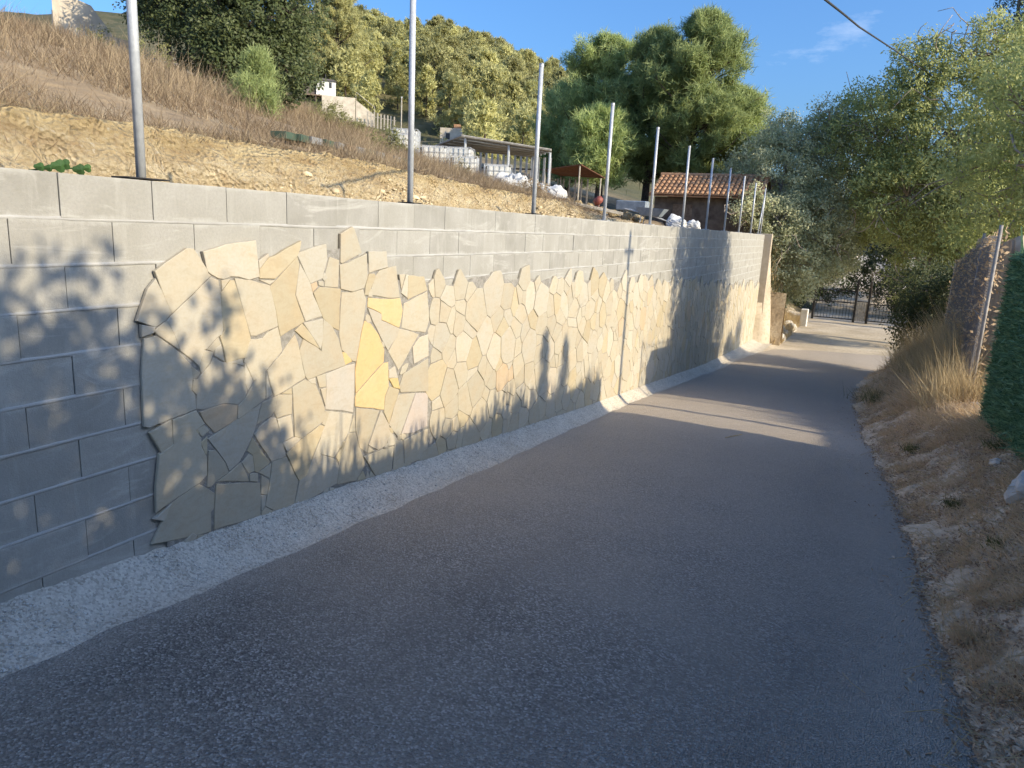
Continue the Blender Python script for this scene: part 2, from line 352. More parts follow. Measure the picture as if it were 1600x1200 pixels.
    tr = n.node('ShaderNodeBsdfTransparent'); mx = n.node('ShaderNodeMixShader')
    n.put(mx.inputs['Fac'], n.ramp(n.noise(55, n.mapping((1, 1, 2.2)), detail=2), [(0.42, 0.05), (0.58, 0.6)]))
    nt.links.new(tr.outputs['BSDF'], mx.inputs[1]); nt.links.new(b.outputs['BSDF'], mx.inputs[2]); nt.links.new(mx.outputs['Shader'], o.inputs['Surface']); M['net'] = m
mk_materials()

# ---------------------------------------------------------------- ground levels
_YB = [-60, 0, 1.73, 3.84, 5.75, 9.28, 12.6, 18.8, 24.25, 28.3, 33, 40, 60, 120, 600]
_ZB = [3.4, -1.66, -1.80, -1.96, -2.13, -2.45, -2.72, -3.24, -3.55, -3.70, -3.82, -3.95, -4.2, -5.0, -9.0]
def z_base(Y): return np.interp(Y, _YB, _ZB)             # foot of the wall
def z_road(Y): return z_base(Y) - 0.13
def sstep(a, b, x): t = np.clip((x - a) / (b - a), 0, 1); return t * t * (3 - 2 * t)
def verge_edge(Y): return np.interp(Y, [-20, 3, 6, 8, 11, 15.4, 19, 21.1, 23, 24.6, 60], [4.0, 3.97, 3.95, 3.9, 3.7, 3.52, 3.6, 3.75, 4.2, 5.4, 5.6])

CTRL = np.array([(-3.5,-8,.8),(-3.5,0,.78),(-3.5,4,.78),(-3.5,8,.78),(-3.5,13.5,.67),(-3.5,17,.58),(-3.5,20,.36),(-3.5,25,.22),(-3.5,32,.3),(-4,42,.6),(-2,52,.2),
 (-8,-6,2.3),(-8,0,2.3),(-8,7,2.25),(-8,13,1.75),(-8,18,1.35),(-8,24,1.1),(-8,32,.95),(-8,42,1.2),(-12,-6,3.5),(-12,0,3.5),(-12,9,3.3),(-12,18,2.7),(-12,25,1.75),(-12,32,1.55),(-12,42,2.0),
 (-16,32,2.7),(-16,16,3.7),(-16,23,3.5),(-20,0,4.3),(-20,13,4.4),(-20,27,4.5),(-20,34,3.9),(-20,45,3.9),(-26,45,5.2),(-30,20,5.2),(-26,33,5.2),
 (-16,56,3.2),(-23,60,5.2),(-30,60,6.4),(-36,60,6.8),(-44,60,8.4),(-70,60,14),(-66,90,20),(-51,90,18),(-37,90,13.5),(-27,90,9.5),(-11,90,3),(0,70,-1.5),
 (-112,150,41),(-87,150,38.5),(-74,150,34.5),(-63,150,30),(-57,150,28),(-47,150,22),(-20,150,8),(20,150,-2),(-60,0,6),(-100,40,14),(-87,230,30),(-40,230,12),(20,240,-4),(-200,150,48),(-200,0,24),(-260,300,36),(-60,-50,9),(-12,-40,4),(-200,-80,20),(10,60,-4),(40,110,-5)], float)
def _phi(d2): return np.where(d2 > 0, 0.5 * d2 * np.log(np.maximum(d2, 1e-12)), 0.0)
_n = len(CTRL); _P = np.c_[np.ones(_n), CTRL[:, :2] / 50]
_K = _phi((((CTRL[:, None, :2] - CTRL[None, :, :2]) / 50) ** 2).sum(-1)) + np.eye(_n) * 2e-4
_A = np.block([[_K, _P], [_P.T, np.zeros((3, 3))]]); _w = np.linalg.solve(_A, np.r_[CTRL[:, 2], 0, 0, 0])
def H(X, Y):
    X = np.asarray(X, float); Y = np.asarray(Y, float); q = np.stack([X.ravel(), Y.ravel()], -1) / 50
    z = np.zeros(len(q))
    for i in range(0, len(q), 20000):
        c = q[i:i + 20000]; K = _phi(((c[:, None] - CTRL[None, :, :2] / 50) ** 2).sum(-1)); z[i:i + 20000] = K @ _w[:_n] + np.c_[np.ones(len(c)), c] @ _w[_n:]
    return z.reshape(X.shape)
def low(X, Y):
    X = np.asarray(X, float); Y = np.asarray(Y, float); e = verge_edge(Y); k = 1 - sstep(22.0, 24.5, Y)
    z = z_road(Y) - 0.06 + (sstep(e - 0.05, e + 1.15, X) * 0.68 + 0.05 * np.clip(X - 5.2, 0, 14)) * k
    z = z + sstep(12.0, 13.5, Y) * (1 - sstep(19, 22, Y)) * sstep(4.6, 5.6, X) * 0.35
    return z + sstep(6.5, 12, X) * sstep(28, 34, Y) * 1.0 + sstep(50, 62, Y) * 1.2 * (1 - sstep(70, 120, Y))
def uphill(X, Y):
    """ground left of the wall: terrace, cut bank, slope"""
    X = np.asarray(X, float); Y = np.asarray(Y, float)
    t = 0.045 + 0.08 * sstep(20, 30, Y)
    h = np.where(X > -3.5, H(np.full_like(X, -3.5), Y), H(X, Y))
    foot = -3.0 + 0.10 * np.sin(Y * 0.9) + 0.06 * np.sin(Y * 2.7 + 1)
    k = np.clip((foot - X) / 0.34, 0, 1) ** 0.8
    z = t * (1 - k) + h * k
    s = sstep(-4.6, 0.6, X) * sstep(28.32, 29.6, Y)
    return z * (1 - s) + low(np.maximum(X, 0.9), Y) * s
def ground_right(X, Y):
    X = np.asarray(X, float); Y = np.asarray(Y, float); z = low(X, Y)
    s = sstep(-4.6, 0.6, X) * sstep(28.32, 29.6, Y); a = (X < 0.6) & (Y > 28.32)
    return np.where(a, uphill(X, Y), z)

def grid(name, xs, ys, fz, mat, disp=None, kind='structure', parent=None, smooth=True):
    XX, YY = np.meshgrid(xs, ys); ZZ = fz(XX, YY); V = np.stack([XX, YY, ZZ], -1).reshape(-1, 3)
    if disp: V = disp(V)
    nx, ny = len(xs), len(ys); i = np.arange(nx * ny).reshape(ny, nx)
    F = np.stack([i[:-1, :-1], i[:-1, 1:], i[1:, 1:], i[1:, :-1]], -1).reshape(-1, 4)
    o = mesh_np(name, V, F, mat, parent, smooth=smooth); o['kind'] = kind; return o

def graded(a, b, fine, coarse, n_f):
    """positions from a (fine) to b (coarse)"""
    out = [a]; s = fine; sg = 1 if b > a else -1
    while (b - out[-1]) * sg > 0: out.append(out[-1] + sg * s); s = min(s * 1.06, coarse)
    return np.array(out)

def d_bank(V):
    for v in V:
        k = min(1, max(0, (-2.6 - v[0]) / 0.4)) * (1 - min(1, max(0, (-3.45 - v[0]) / 0.35)))
        a = fbm(v, 1.1, 3) * 0.12 + fbm(v, 4.0, 9) * 0.075 + abs(fbm(v, 11.0, 5, 2)) * 0.045
        v[0] += a * 1.0 * k; v[2] += (a * 0.12 + fbm((v[0] * 3, v[1] * 3, 0), 1.0, 2) * 0.03) * max(k, 0.35)
    return V
grid('cut_bank', np.r_[np.arange(-3.75, -2.5, 0.035), np.arange(-2.5, -0.205, 0.12)], np.arange(-7, 23, 0.07), uphill, M['marl'], d_bank, smooth=False)
def d_hill(V):
    for v in V: v[2] += fbm(v, 0.5, 4) * 0.12 + (fbm(v, 0.06, 8) * 2.0 if v[1] > 60 else 0)
    return V
yy = np.r_[-60, -45, -30, -20, -12, np.arange(-8, 40, 0.6), graded(40, 300, 0.8, 6, 0)]
grid('hillside', np.sort(np.r_[np.arange(-3.62, -6, -.2), graded(-6.1, -260, 0.5, 7, 0)]), yy, lambda X, Y: uphill(X, Y) - 0.012 * (X > -3.8), M['hill_soil'], d_hill)
grid('yard_ground', np.arange(-5.7, 0.95, 0.35), np.r_[np.arange(22.6, 48, 0.4), graded(48.2, 300, 0.8, 8, 0)],
     lambda X, Y: np.where((X > -0.21) & (Y < 28.6), low(X, Y) - 0.5, uphill(X, Y)), M['hill_soil'], d_hill)
def d_gr(V):
    for v in V: v[2] += fbm(v, 0.8, 6) * 0.035
    return V
grid('ground', np.r_[-0.2, np.arange(0.2, 12, 0.4), graded(12, 330, 0.8, 12, 0)], np.r_[-90, -60, -40, -25, np.arange(-14, 60, 0.5), graded(60.5, 620, 1, 15, 0)],
     lambda X, Y: ground_right(X, Y) - 0.03, M['earth'], d_gr)

# asphalt lane: straight beside the wall, then turning right behind the verge
Lp = [(0.25, -30), (0.33, -5), (0.36, 1.5), (0.38, 3), (0.38, 5), (0.32, 7), (0.25, 9), (0.22, 12), (0.28, 17), (0.42, 22), (0.62, 25), (1.0, 26.6), (2.2, 27.7), (4.4, 28.5), (8, 29.4), (16, 31), (40, 36)]
Rp = [(4.3, -30), (4.25, -5), (4.25, 1.5), (4.25, 3), (4.2, 5), (4.15, 7), (4.05, 9), (3.85, 12), (3.75, 16), (3.85, 19.5), (4.15, 22), (4.6, 23.2), (5.4, 24.0), (6.6, 24.5), (9, 25.4), (16, 27), (40, 32)]
def resample(P, n=26):
    P = np.array(P, float); out = []
    for i in range(len(P) - 1):
        k = n if i < 1 else max(4, int(np.linalg.norm(P[i + 1] - P[i]) / 0.22)); k = min(k, 24)
        out.append((P[i], P[i + 1], k))
    return out
L_, R_ = [], []
for (a, b, k), (c, d, _) in zip(resample(Lp), resample(Rp)):
    for t in np.linspace(0, 1, k, endpoint=False): L_.append(a + (b - a) * t); R_.append(c + (d - c) * t)
L_ = np.array(L_); R_ = np.array(R_); NC = 14; V = []; 
for l, r in zip(L_, R_):
    for j in range(NC + 1):
        t = j / NC; p = l + (r - l) * t; w = fbm((p[0], p[1], 0), 2.3, 1, 3)
        if j in (0, NC): p = p + np.array([0.05 * w + 0.03 * fbm((p[0], p[1], 0), 9, 2, 2), 0])
        V.append((p[0], p[1], z_road(p[1]) + 0.012 * w + 0.03 * math.sin(math.pi * t) - (0.018 if j in (0, NC) else 0)))
i = np.arange(len(V)).reshape(-1, NC + 1)
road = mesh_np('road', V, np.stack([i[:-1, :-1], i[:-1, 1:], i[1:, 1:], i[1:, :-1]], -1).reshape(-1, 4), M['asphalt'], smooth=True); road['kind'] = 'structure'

# gravel berm against the foot of the wall
def z_gravel(X, Y):
    e = 0.34 + 0.03 * np.sin(Y * 1.7) + 0.04 * np.sin(Y * 4.1 + 2) - 0.11 * sstep(6, 10, Y) + 0.25 * sstep(20, 27, Y)
    return z_road(Y) - 0.03 + 0.165 * (1 - sstep(-0.15, 1.08, X / e)) ** 1.2
def d_grav(V):
    for v in V: v[2] += fbm(v, 7, 3) * 0.010 + fbm(v, 22, 5, 2) * 0.006
    return V
grid('gravel_shoulder', np.linspace(-0.02, 0.70, 19), np.arange(-12, 28.6, 0.055), z_gravel, M['gravel'], d_grav)
# verge strip on the right
def z_verge(X, Y): return low(X, Y) + 0.045
def d_verge(V):
    for v in V: v[2] += fbm(v, 2.2, 3) * 0.05 + fbm(v, 8, 6) * 0.02
    return V
vy = np.arange(-12, 24.2, 0.14); ve = verge_edge(vy); us = np.r_[np.linspace(0, 1.5, 16), 2.0, 2.6, 3.4, 4.5, 6, 8]
V = np.stack([ve[:, None] + us[None, :] - 0.04 + np.where(us[None, :] < 0.01, 0.10 * np.sin(vy * 2.2)[:, None] * np.sin(vy * 5.3)[:, None], 0), np.repeat(vy[:, None], len(us), 1), np.zeros((len(vy), len(us)))], -1)
V[..., 2] = z_verge(V[..., 0], V[..., 1]) + np.where(us[None, :] < 0.01, -0.03, 0.0); i = np.arange(V.shape[0] * V.shape[1]).reshape(len(vy), len(us))
verge = mesh_np('verge', d_verge(V.reshape(-1, 3)), np.stack([i[:-1, :-1], i[:-1, 1:], i[1:, 1:], i[1:, :-1]], -1).reshape(-1, 4), M['verge_soil'], smooth=True); verge['kind'] = 'structure'

# ---------------------------------------------------------------- block wall with half-finished stone cladding
ZT, CH, BL, WALL_END = 0.1355, 0.21, 0.487, 28.2
wall = empty('block_wall', (0, 13, -3.0))
tag(wall, 'long grey concrete block wall with a cream irregular stone facing half laid over it', 'wall')
def wpart(o):                                            # parts are modelled in world coordinates
    o.parent = wall; o.matrix_parent_inverse = Matrix.Translation((0, -13, 3.0)); return o
core = MB()
core.box((-0.112, 10.0, (ZT - CH - 5.5) / 2 - 0.003), (0.176, 36.39, ZT - CH + 5.5 - 0.006))
wpart(core.build('wall_core', M['core']))

def clad_top(Y): return np.interp(Y, [2.4, 2.6, 2.9, 3.4, 4.2, 4.5, 4.8, 5.4, 5.65, 6.38, 7, 7.85, 9.7, 13, 19.4, 28.3], [-1.0, -.45, -.25, -.2, -.13, -.3, -.38, -.45, -.47, -.41, -.48, -.53, -.62, -.82, -1.15, -1.65])

def block_mesh(name, ly, depth):
    m = MB(); m.cbox((-depth / 2, 0, 0), (depth, ly, CH - 0.011), 0.0015); o = m.build(name, M['block']); me = o.data; bpy.data.objects.remove(o); return me
me_face = block_mesh('block', BL - 0.0038, 0.05); me_top = block_mesh('block_top', BL - 0.0038, 0.2)
far_blocks = MB(); nb = 0; br = random.Random(5)
for r in range(20):
    zc = ZT - CH * (r + 0.5); j0 = 2.156 if r % 2 == 0 else 1.922; dep = 0.2 if r == 0 else 0.05
    k = -24
    while True:
        y0 = j0 + k * BL; k += 1
        if y0 > WALL_END - 0.02: break
        y1 = min(y0 + BL, WALL_END); yc = (y0 + y1) / 2
        if yc < -8 or zc + CH / 2 < z_base(yc) - 0.05: continue
        if yc > 2.95 and zc + CH / 2 < clad_top(yc) - 0.28: continue      # hidden behind the stone facing
        dx = br.uniform(-0.003, 0.002); full = (y1 - y0) > BL - 0.01
        if 1.2 < yc < 15.2 and full and nb < 300:
            o = bpy.data.objects.new('block', me_top if r == 0 else me_face); COL.objects.link(o); o.location = (dx, yc, zc + br.uniform(-0.002, 0.002)); o.rotation_euler = (br.uniform(-.003, .003), 0, br.uniform(-0.006, 0.006)); wpart(o); nb += 1
        else:
            far_blocks.cbox((dx - dep / 2, yc, zc), (dep, y1 - y0 - 0.007, CH - 0.011), 0.004)
fb = wpart(far_blocks.build('block_courses', M['block'])); fb['kind'] = 'stuff'
# bed joints: mortar squeezed out and smeared along every course
for r in range(1, 19):
    z = ZT - CH * r; ys = np.arange(-8, WALL_END, 0.05); V = []
    for y in ys:
        a = 0.0085 + 0.008 * max(0, fbm((y, r * 7.3, 0), 2.2, 1, 4) + 0.15) + 0.005 * abs(fbm((y, r * 3.3, 1), 11, 1, 2))
        b = 0.0085 + 0.008 * max(0, fbm((y, r * 5.1, 4), 2.2, 2, 4) + 0.15) + 0.005 * abs(fbm((y, r * 2.3, 5), 11, 1, 2)); bu = 0.0003 + 0.0006 * fbm((y, r, 3), 5, 1, 2)
        V += [(-0.012, y, z - b), (bu, y, z - b * 0.8), (bu + 0.0012, y, z), (bu, y, z + a * 0.8), (-0.012, y, z + a)]
    F = [(i * 5 + j, (i + 1) * 5 + j, (i + 1) * 5 + j + 1, i * 5 + j + 1) for i in range(len(ys) - 1) for j in range(4)
         if (z > clad_top(ys[i]) - 0.35 or ys[i] < 2.9) and z > z_base(ys[i]) - 0.1]
    if F: wpart(mesh_np('mortar_joint', V, F, M['mortar']))
# end pilaster
p = MB(); p.cbox((0.02, WALL_END + 0.13, (ZT + 0.03 - 5.2) / 2), (0.48, 0.25, ZT + 0.03 + 5.2), 0.012)
wpart(p.build('end_pilaster', M['pilaster']))

STONES = """- 2568,-417 2523,-513 2496,-575 2598,-618 2668,-587 2704,-551 2617,-368 2611,-375
- 2669,-479 2706,-554 2973,-364 2957,-353 2939,-315 2866,-215 2822,-211 2617,-328
- 2941,-273 2951,-337 2984,-359 3027,-380 3069,-387 3120,-373 3178,-378 3260,-399 3342,-384 3333,-297 3318,-167 3092,-191 2930,-230
- 2518,-660 2588,-648 2598,-621 2520,-600
- 2671,-592 2685,-614 2717,-678 2750,-766 2867,-868 2909,-782 2926,-778 3005,-719 3040,-706 3052,-679 3045,-605 3041,-466 3027,-394 2976,-375
- 2613,-663 2741,-760 2717,-678 2684,-617 2668,-592 2591,-638
- 3052,-450 3112,-389 3051,-395
- 3044,-466 3045,-600 3056,-685 3026,-722 3048,-784 3065,-881 3211,-869 3258,-758 3255,-742 3193,-550 3144,-399 3115,-398
- 3214,-603 3263,-740 3302,-745 3399,-723 3492,-705 3474,-602 3424,-442 3275,-405 3148,-388
- 3429,-436 3475,-414 3345,-405
- 3347,-338 3426,-264 3422,-248 3343,-289
- 3476,-402 3678,-265 3704,-219 3716,-170 3579,-219 3485,-261 3427,-273 3348,-344 3347,-394
- 3430,-451 3479,-611 3513,-772 3739,-698 3730,-677 3655,-516 3700,-318 3683,-272
- 3662,-519 3753,-699 3918,-678 3827,-527 3799,-448 3702,-318
- 3687,-265 3804,-448 3925,-418 3935,-389 3976,-293 3967,-189 3812,-217 3692,-247
- 3960,-377 3950,-475 4093,-489 4101,-302 4001,-277
- 4114,-315 4130,-322 4355,-251 4275,-88 4248,-68 4120,-120
- 4119,-501 4250,-529 4386,-509 4426,-436 4418,-259 4205,-321 4109,-335
- 4449,-401 4526,-386 4688,-365 4666,-244 4441,-245
- 4588,-388 4527,-433 4480,-517 4487,-568 4693,-604 4858,-611 4827,-483 4804,-361
- 4409,-492 4398,-563 4439,-565 4527,-429 4515,-411 4449,-408
- 3827,-507 3876,-474 3866,-442 3809,-455
- 3886,-465 3935,-474 3930,-441 3881,-439
- 3832,-514 3928,-692 4014,-761 4103,-798 4114,-558 4119,-504 3895,-479
- 4119,-655 4103,-826 4130,-942 4250,-1041 4296,-1055 4332,-932 4377,-784 4420,-600 4380,-522 4250,-538 4135,-529
Y 4434,-655 4606,-717 4620,-771 4859,-856 4884,-788 4902,-719 4865,-619 4693,-615 4440,-587
- 4508,-783 4597,-897 4703,-1025 4748,-977 4827,-931 4852,-863 4608,-777 4607,-725 4435,-666
Y 4377,-806 4343,-911 4287,-1123 4294,-1294 4478,-1191 4640,-1109 4650,-1011 4578,-887 4472,-787 4400,-758
Y 4478,-1209 4299,-1305 4288,-1333 4288,-1397 4661,-1502 4671,-1392 4723,-1322 4711,-1123 4646,-1121
G 3964,-1214 3948,-1351 4130,-1396 4260,-1440 4276,-1271 4281,-1070 4163,-1070 3960,-1094
- 3723,-808 3756,-829 3886,-901 3814,-809 3716,-710 3651,-752
- 3809,-799 3901,-910 3922,-835 3923,-697 3730,-708
- 3917,-834 3911,-928 3861,-888 3728,-819 3689,-892 3742,-1072 3766,-1103 3960,-1077 4168,-1063 4124,-947 4087,-855 4024,-765 3933,-702
Y 4168,-1060 4246,-1046 4207,-979 4135,-962
- 3573,-838 3523,-889 3393,-982 3427,-1089 3455,-1158 3602,-1123 3742,-1085 3698,-926 3672,-831 3646,-780
- 3215,-864 3203,-892 3276,-1028 3392,-970 3526,-870 3511,-780 3492,-713 3399,-737 3357,-768 3309,-769 3258,-763
- 2520,-761 2508,-856 2504,-995 2503,-1142 2526,-1152 2672,-1132 2831,-1113 2832,-1032 2807,-999 2821,-935 2815,-857 2737,-770 2607,-667 2534,-676
- 2821,-935 2850,-940 2872,-910 2815,-862
- 2824,-941 2811,-1000 2842,-1031 2853,-946
- 2870,-871 2882,-912 2942,-865 2973,-804 2908,-785
- 2976,-802 2984,-783 3027,-761 3011,-722 2932,-782
- 2982,-826 3051,-870 3031,-764 2987,-784
- 2885,-918 2849,-951 2837,-1115 2888,-1128 3036,-1121 3143,-1149 3193,-1131 3223,-1082 3205,-1037 3201,-931 3127,-893 3033,-873 2968,-835 2948,-872
- 3134,-894 3198,-918 3188,-872 3061,-880
- 3205,-1031 3227,-1077 3272,-1030 3206,-899
- 3201,-1127 3146,-1158 3135,-1235 3147,-1240 3332,-1171 3369,-1154 3375,-979 3276,-1034 3234,-1084
- 3382,-1156 3433,-1141 3383,-993
- 2891,-1204 2960,-1284 3128,-1239 3139,-1154 3036,-1127 2860,-1139
- 2672,-1284 2581,-1318 2551,-1492 2545,-1641 2643,-1609 2838,-1558 2888,-1526 2890,-1420 2856,-1346 2852,-1287 2817,-1238 2883,-1211 2827,-1122 2674,-1143
- 2596,-1311 2669,-1283 2668,-1142 2530,-1183
- 2859,-1277 2873,-1286 2919,-1262 2886,-1223 2838,-1237
- 2881,-1397 2898,-1402 2903,-1298 2857,-1321
- 2902,-1462 2888,-1602 2912,-1613 2964,-1583 3053,-1561 3027,-1492 2958,-1395 2909,-1384
- 2966,-1388 3031,-1484 3061,-1554 3139,-1518 3193,-1460 3259,-1376 3295,-1300 3331,-1188 3127,-1246 2909,-1311
- 2748,-1587 2643,-1621 2506,-1815 2694,-1853 2902,-1891 2908,-1767 2931,-1750 2942,-1662 2834,-1570
- 2584,-1707 2636,-1625 2525,-1674
- 2938,-1752 2928,-1885 3123,-1913 3302,-1932 3311,-1802 3306,-1708 2956,-1605
- 3061,-1563 2963,-1592 3209,-1668 3213,-1660 3151,-1527
- 3251,-1501 3267,-1618 3287,-1630 3381,-1605 3398,-1591 3255,-1391 3208,-1464
- 3215,-1615 3263,-1614 3251,-1511 3219,-1489 3162,-1530
- 3221,-1668 3285,-1692 3287,-1637 3255,-1624 3222,-1624
- 3311,-1785 3366,-1807 3386,-1713 3320,-1660
- 3395,-1702 3407,-1606 3296,-1633
- 3312,-1902 3342,-1876 3357,-1810 3311,-1795
- 3311,-1932 3432,-1951 3342,-1886 3316,-1910
- 3409,-1660 3375,-1796 3347,-1880 3449,-1954 3617,-1963 3661,-1801 3549,-1599 3416,-1595
- 3411,-1590 3540,-1589 3458,-1307 3416,-1294 3314,-1332 3268,-1371
- 3326,-1220 3298,-1309 3416,-1284 3456,-1248 3475,-1162 3348,-1181
- 3448,-1266 3469,-1309 3607,-1310 3614,-1178 3481,-1156
- 3610,-1173 3606,-1134 3521,-1154
- 3512,-1487 3617,-1470 3598,-1318 3473,-1320
- 3626,-1284 3631,-1474 3702,-1505 3896,-1439 3932,-1426 3938,-1342 3848,-1154 3742,-1098 3620,-1130
- 3804,-1136 3848,-1147 3839,-1101 3771,-1107
- 3888,-1179 3954,-1184 3950,-1092 3859,-1098
- 3943,-1322 3954,-1194 3898,-1194
- 3556,-1562 3697,-1503 3636,-1481 3517,-1492
- 3667,-1802 3741,-1788 3802,-1671 3895,-1538 3936,-1474 3895,-1457 3706,-1509 3551,-1575
- 3911,-1450 3942,-1471 3995,-1376 3948,-1366
- 3947,-1458 3900,-1547 3893,-1667 4041,-1737 4129,-1664 4208,-1586 4254,-1453 4000,-1377
- 4220,-1585 4295,-1599 4277,-1466
- 4174,-1660 4101,-1799 4079,-1959 4304,-1997 4412,-1895 4338,-1733 4295,-1611 4214,-1595
- 3741,-1788 3672,-1803 3621,-1963 3828,-1971 4073,-1949 4096,-1820 4041,-1748 3935,-1697 3807,-1683
- 3812,-1677 3924,-1697 3888,-1673 3889,-1551
- 4096,-1790 4146,-1706 4135,-1673 4063,-1743
- 4301,-1593 4350,-1744 4442,-1808 4448,-1754 4509,-1643 4596,-1500 4300,-1414
- 4460,-1749 4588,-1823 4694,-1810 4746,-1716 4730,-1646 4648,-1539 4615,-1504
- 4678,-1393 4661,-1526 4730,-1638 4795,-1514 4874,-1382 4736,-1325
- 4809,-1508 4737,-1648 4858,-1776 4900,-1761 5108,-1451 4861,-1421
G 4928,-1768 5106,-1803 5324,-1793 5325,-1488 5130,-1457
- 4889,-1401 5325,-1474 5310,-1178 4926,-1252 4873,-1349
- 4893,-860 5057,-905 5253,-939 5310,-836 5267,-589 4921,-666
- 4794,-961 4716,-1037 4855,-1208 4964,-1120 5048,-1033 5147,-947 5043,-911 4859,-867
- 5083,-1186 5309,-1152 5300,-964 5163,-973 5062,-1043
Y 4790,-1342 4881,-1371 4843,-1271 4721,-1258
- 4721,-1250 4843,-1271 4799,-1168 4720,-1187
- 4553,-2033 4774,-2057 4804,-1851 4563,-1832 4399,-1828
- 4811,-1865 4795,-2063 4960,-2068 4930,-1828 4830,-1803
- 4967,-2070 5041,-2065 5354,-2090 5341,-1824 5107,-1829 4959,-1835
- 4448,-1810 4537,-1817 4460,-1765
- 4803,-1838 4858,-1802 4745,-1707 4707,-1821
- 4426,-2019 4388,-1944 4316,-2001
- 4470,-2016 4540,-2033 4488,-1973
- 4877,-547 4927,-430 4846,-431
- 4877,-578 4962,-622 4969,-435 4941,-434
- 4969,-634 5075,-613 5267,-577 5216,-461 4976,-443"""
def stone_tint(col, rr):
    if col == 'Y': return (rr.uniform(.53, .58), rr.uniform(.40, .44), rr.uniform(.19, .25))
    if col == 'G': return (rr.uniform(.44, .47), rr.uniform(.41, .43), rr.uniform(.35, .38))
    b = rr.uniform(0.9, 1.06); q = rr.random()
    if q < 0.55: c = (.585, .53, .41)
    elif q < 0.78: c = (.61, .565, .46)
    elif q < 0.90: c = (.585, .505, .345)
    elif q < 0.985: c = (.63, .57, .46)
    else: c = (.64, .50, .34)
    return tuple(0.74 * x * b for x in c)
def inset(P, d):
    P = [np.array(p, float) for p in P]; n = len(P); out = []
    for i in range(n):
        a, b, c = P[i - 1], P[i], P[(i + 1) % n]; e1 = b - a; e2 = c - b
        n1 = np.array([-e1[1], e1[0]]) / (np.linalg.norm(e1) + 1e-9); n2 = np.array([-e2[1], e2[0]]) / (np.linalg.norm(e2) + 1e-9)
        m = n1 + n2; l = np.linalg.norm(m)
        if l < 1e-6: out.append(b + n1 * d); continue
        m /= l; out.append(b + m * d / max(0.45, m @ n1))
    return out
def area(P): return 0.5 * sum(P[i - 1][0] * P[i][1] - P[i][0] * P[i - 1][1] for i in range(len(P)))
def rough_edges(P, rr, step=0.07, amp=0.0035):
    out = []
    for i in range(len(P)):
        a, b = np.array(P[i], float), np.array(P[(i + 1) % len(P)], float); L = np.linalg.norm(b - a); k = max(1, int(L / step)); nrm = np.array([-(b - a)[1], (b - a)[0]]) / (L + 1e-9)
        for t in range(k):
            q = a + (b - a) * t / k; out.append(q + (nrm * rr.uniform(-amp, amp) if t else 0))
    return out
def stone_geo(mb, tints, P, tint, rr, joint=0.0):
    Q = inset(P, joint) if joint else [np.array(p) for p in P]
    if area(Q) < 0.0006: return False
    Q = rough_edges(Q, rr); n = len(Q); c = sum(Q) / n; I = inset(Q, 0.0035)
    t0 = 0.027 + rr.uniform(-0.0025, 0.003); gx, gz = rr.uniform(-.012, .012), rr.uniform(-.012, .012)
    fx = lambda q: t0 + (q[0] - c[0]) * gx + (q[1] - c[1]) * gz
    vs = [(0.006, q[0], q[1]) for q in Q] + [(fx(q) - 0.003, q[0], q[1]) for q in Q] + [(fx(q), q[0], q[1]) for q in I]
    fs = [(i, (i + 1) % n, n + (i + 1) % n, n + i) for i in range(n)] + [(n + i, n + (i + 1) % n, 2 * n + (i + 1) % n, 2 * n + i) for i in range(n)] + [tuple(range(2 * n, 3 * n))]
    mb.add(vs, fs); tints += [tint] * (3 * n); return True

clad = wpart(bpy.data.objects.new('stone_cladding', bpy.data.meshes.new('adhesive_bed'))); COL.objects.link(clad)
# adhesive bed behind the stones, combed and ragged at its upper edge
V = []; F = []; ys = np.arange(2.60, WALL_END - 0.02, 0.05)
for i, y in enumerate(ys):
    t = clad_top(y) - 0.075 + 0.03 * fbm((y, 0, 0), 5, 3, 3); b = z_base(y) - 0.1
    for k in range(9): z = b + (t - b) * k / 8; V.append((0.0190 + 0.0022 * fbm((y, z, 0), 9, 1, 2), y, z))
    if i: F += [((i - 1) * 9 + k, i * 9 + k, i * 9 + k + 1, (i - 1) * 9 + k + 1) for k in range(8)]
clad.data.from_pydata(V, [], F); clad.data.materials.append(M['bed'])

rr = random.Random(21); stones = []; sites = []
for line in STONES.strip().split('\n'):
    w = line.split(); P = [tuple(float(a) / 1000 for a in q.split(',')) for q in w[1:]]
    stones.append((P, stone_tint(w[0], rr)))
    for q in rough_edges(inset(P, 0.02), rr, 0.04, 0): sites.append((q[0], q[1], 0.0, False))
def inside(P, x, y):
    c = False
    for i in range(len(P)):
        (x1, y1), (x2, y2) = P[i - 1], P[i]
        if (y1 > y) != (y2 > y) and x < (x2 - x1) * (y - y1) / (y2 - y1) + x1: c = not c
    return c
y_, tries = [], 0
pts = []
while tries < 7000:
    tries += 1; y = rr.uniform(5.15, 28.6) if tries % 4 else rr.uniform(2.6, 5.5); z = rr.uniform(-4.1, 0.0)
    if z > clad_top(y) + 0.35 or z < z_base(y) - 0.25: continue
    if y < 5.1 and z > clad_top(y) - 0.1: continue
    if y < 5.75 and any(inside(P, y, z) for P, _ in stones): continue
    small = rr.random() < 0.3; dmin = rr.uniform(0.07, 0.13) if small else rr.uniform(0.15, 0.40)
    if y < 6.2 and any((s[0] - y) ** 2 + (s[1] - z) ** 2 < (0.0011 if y < 4.95 else 0.0045) for s in sites): continue
    if y < 4.95: small = True; dmin = rr.uniform(0.03, 0.06)
    if all((a - y) ** 2 * 1.25 + (b - z) ** 2 * 0.85 > ((dmin + d) * 0.36) ** 2 for a, b, d in pts): pts.append((y, z, dmin))
for y, z, d in pts: sites.append((y, z, (d * 0.45) ** 2, True))
S_ = np.array([(a, b, w) for a, b, w, _ in sites]); gen = []
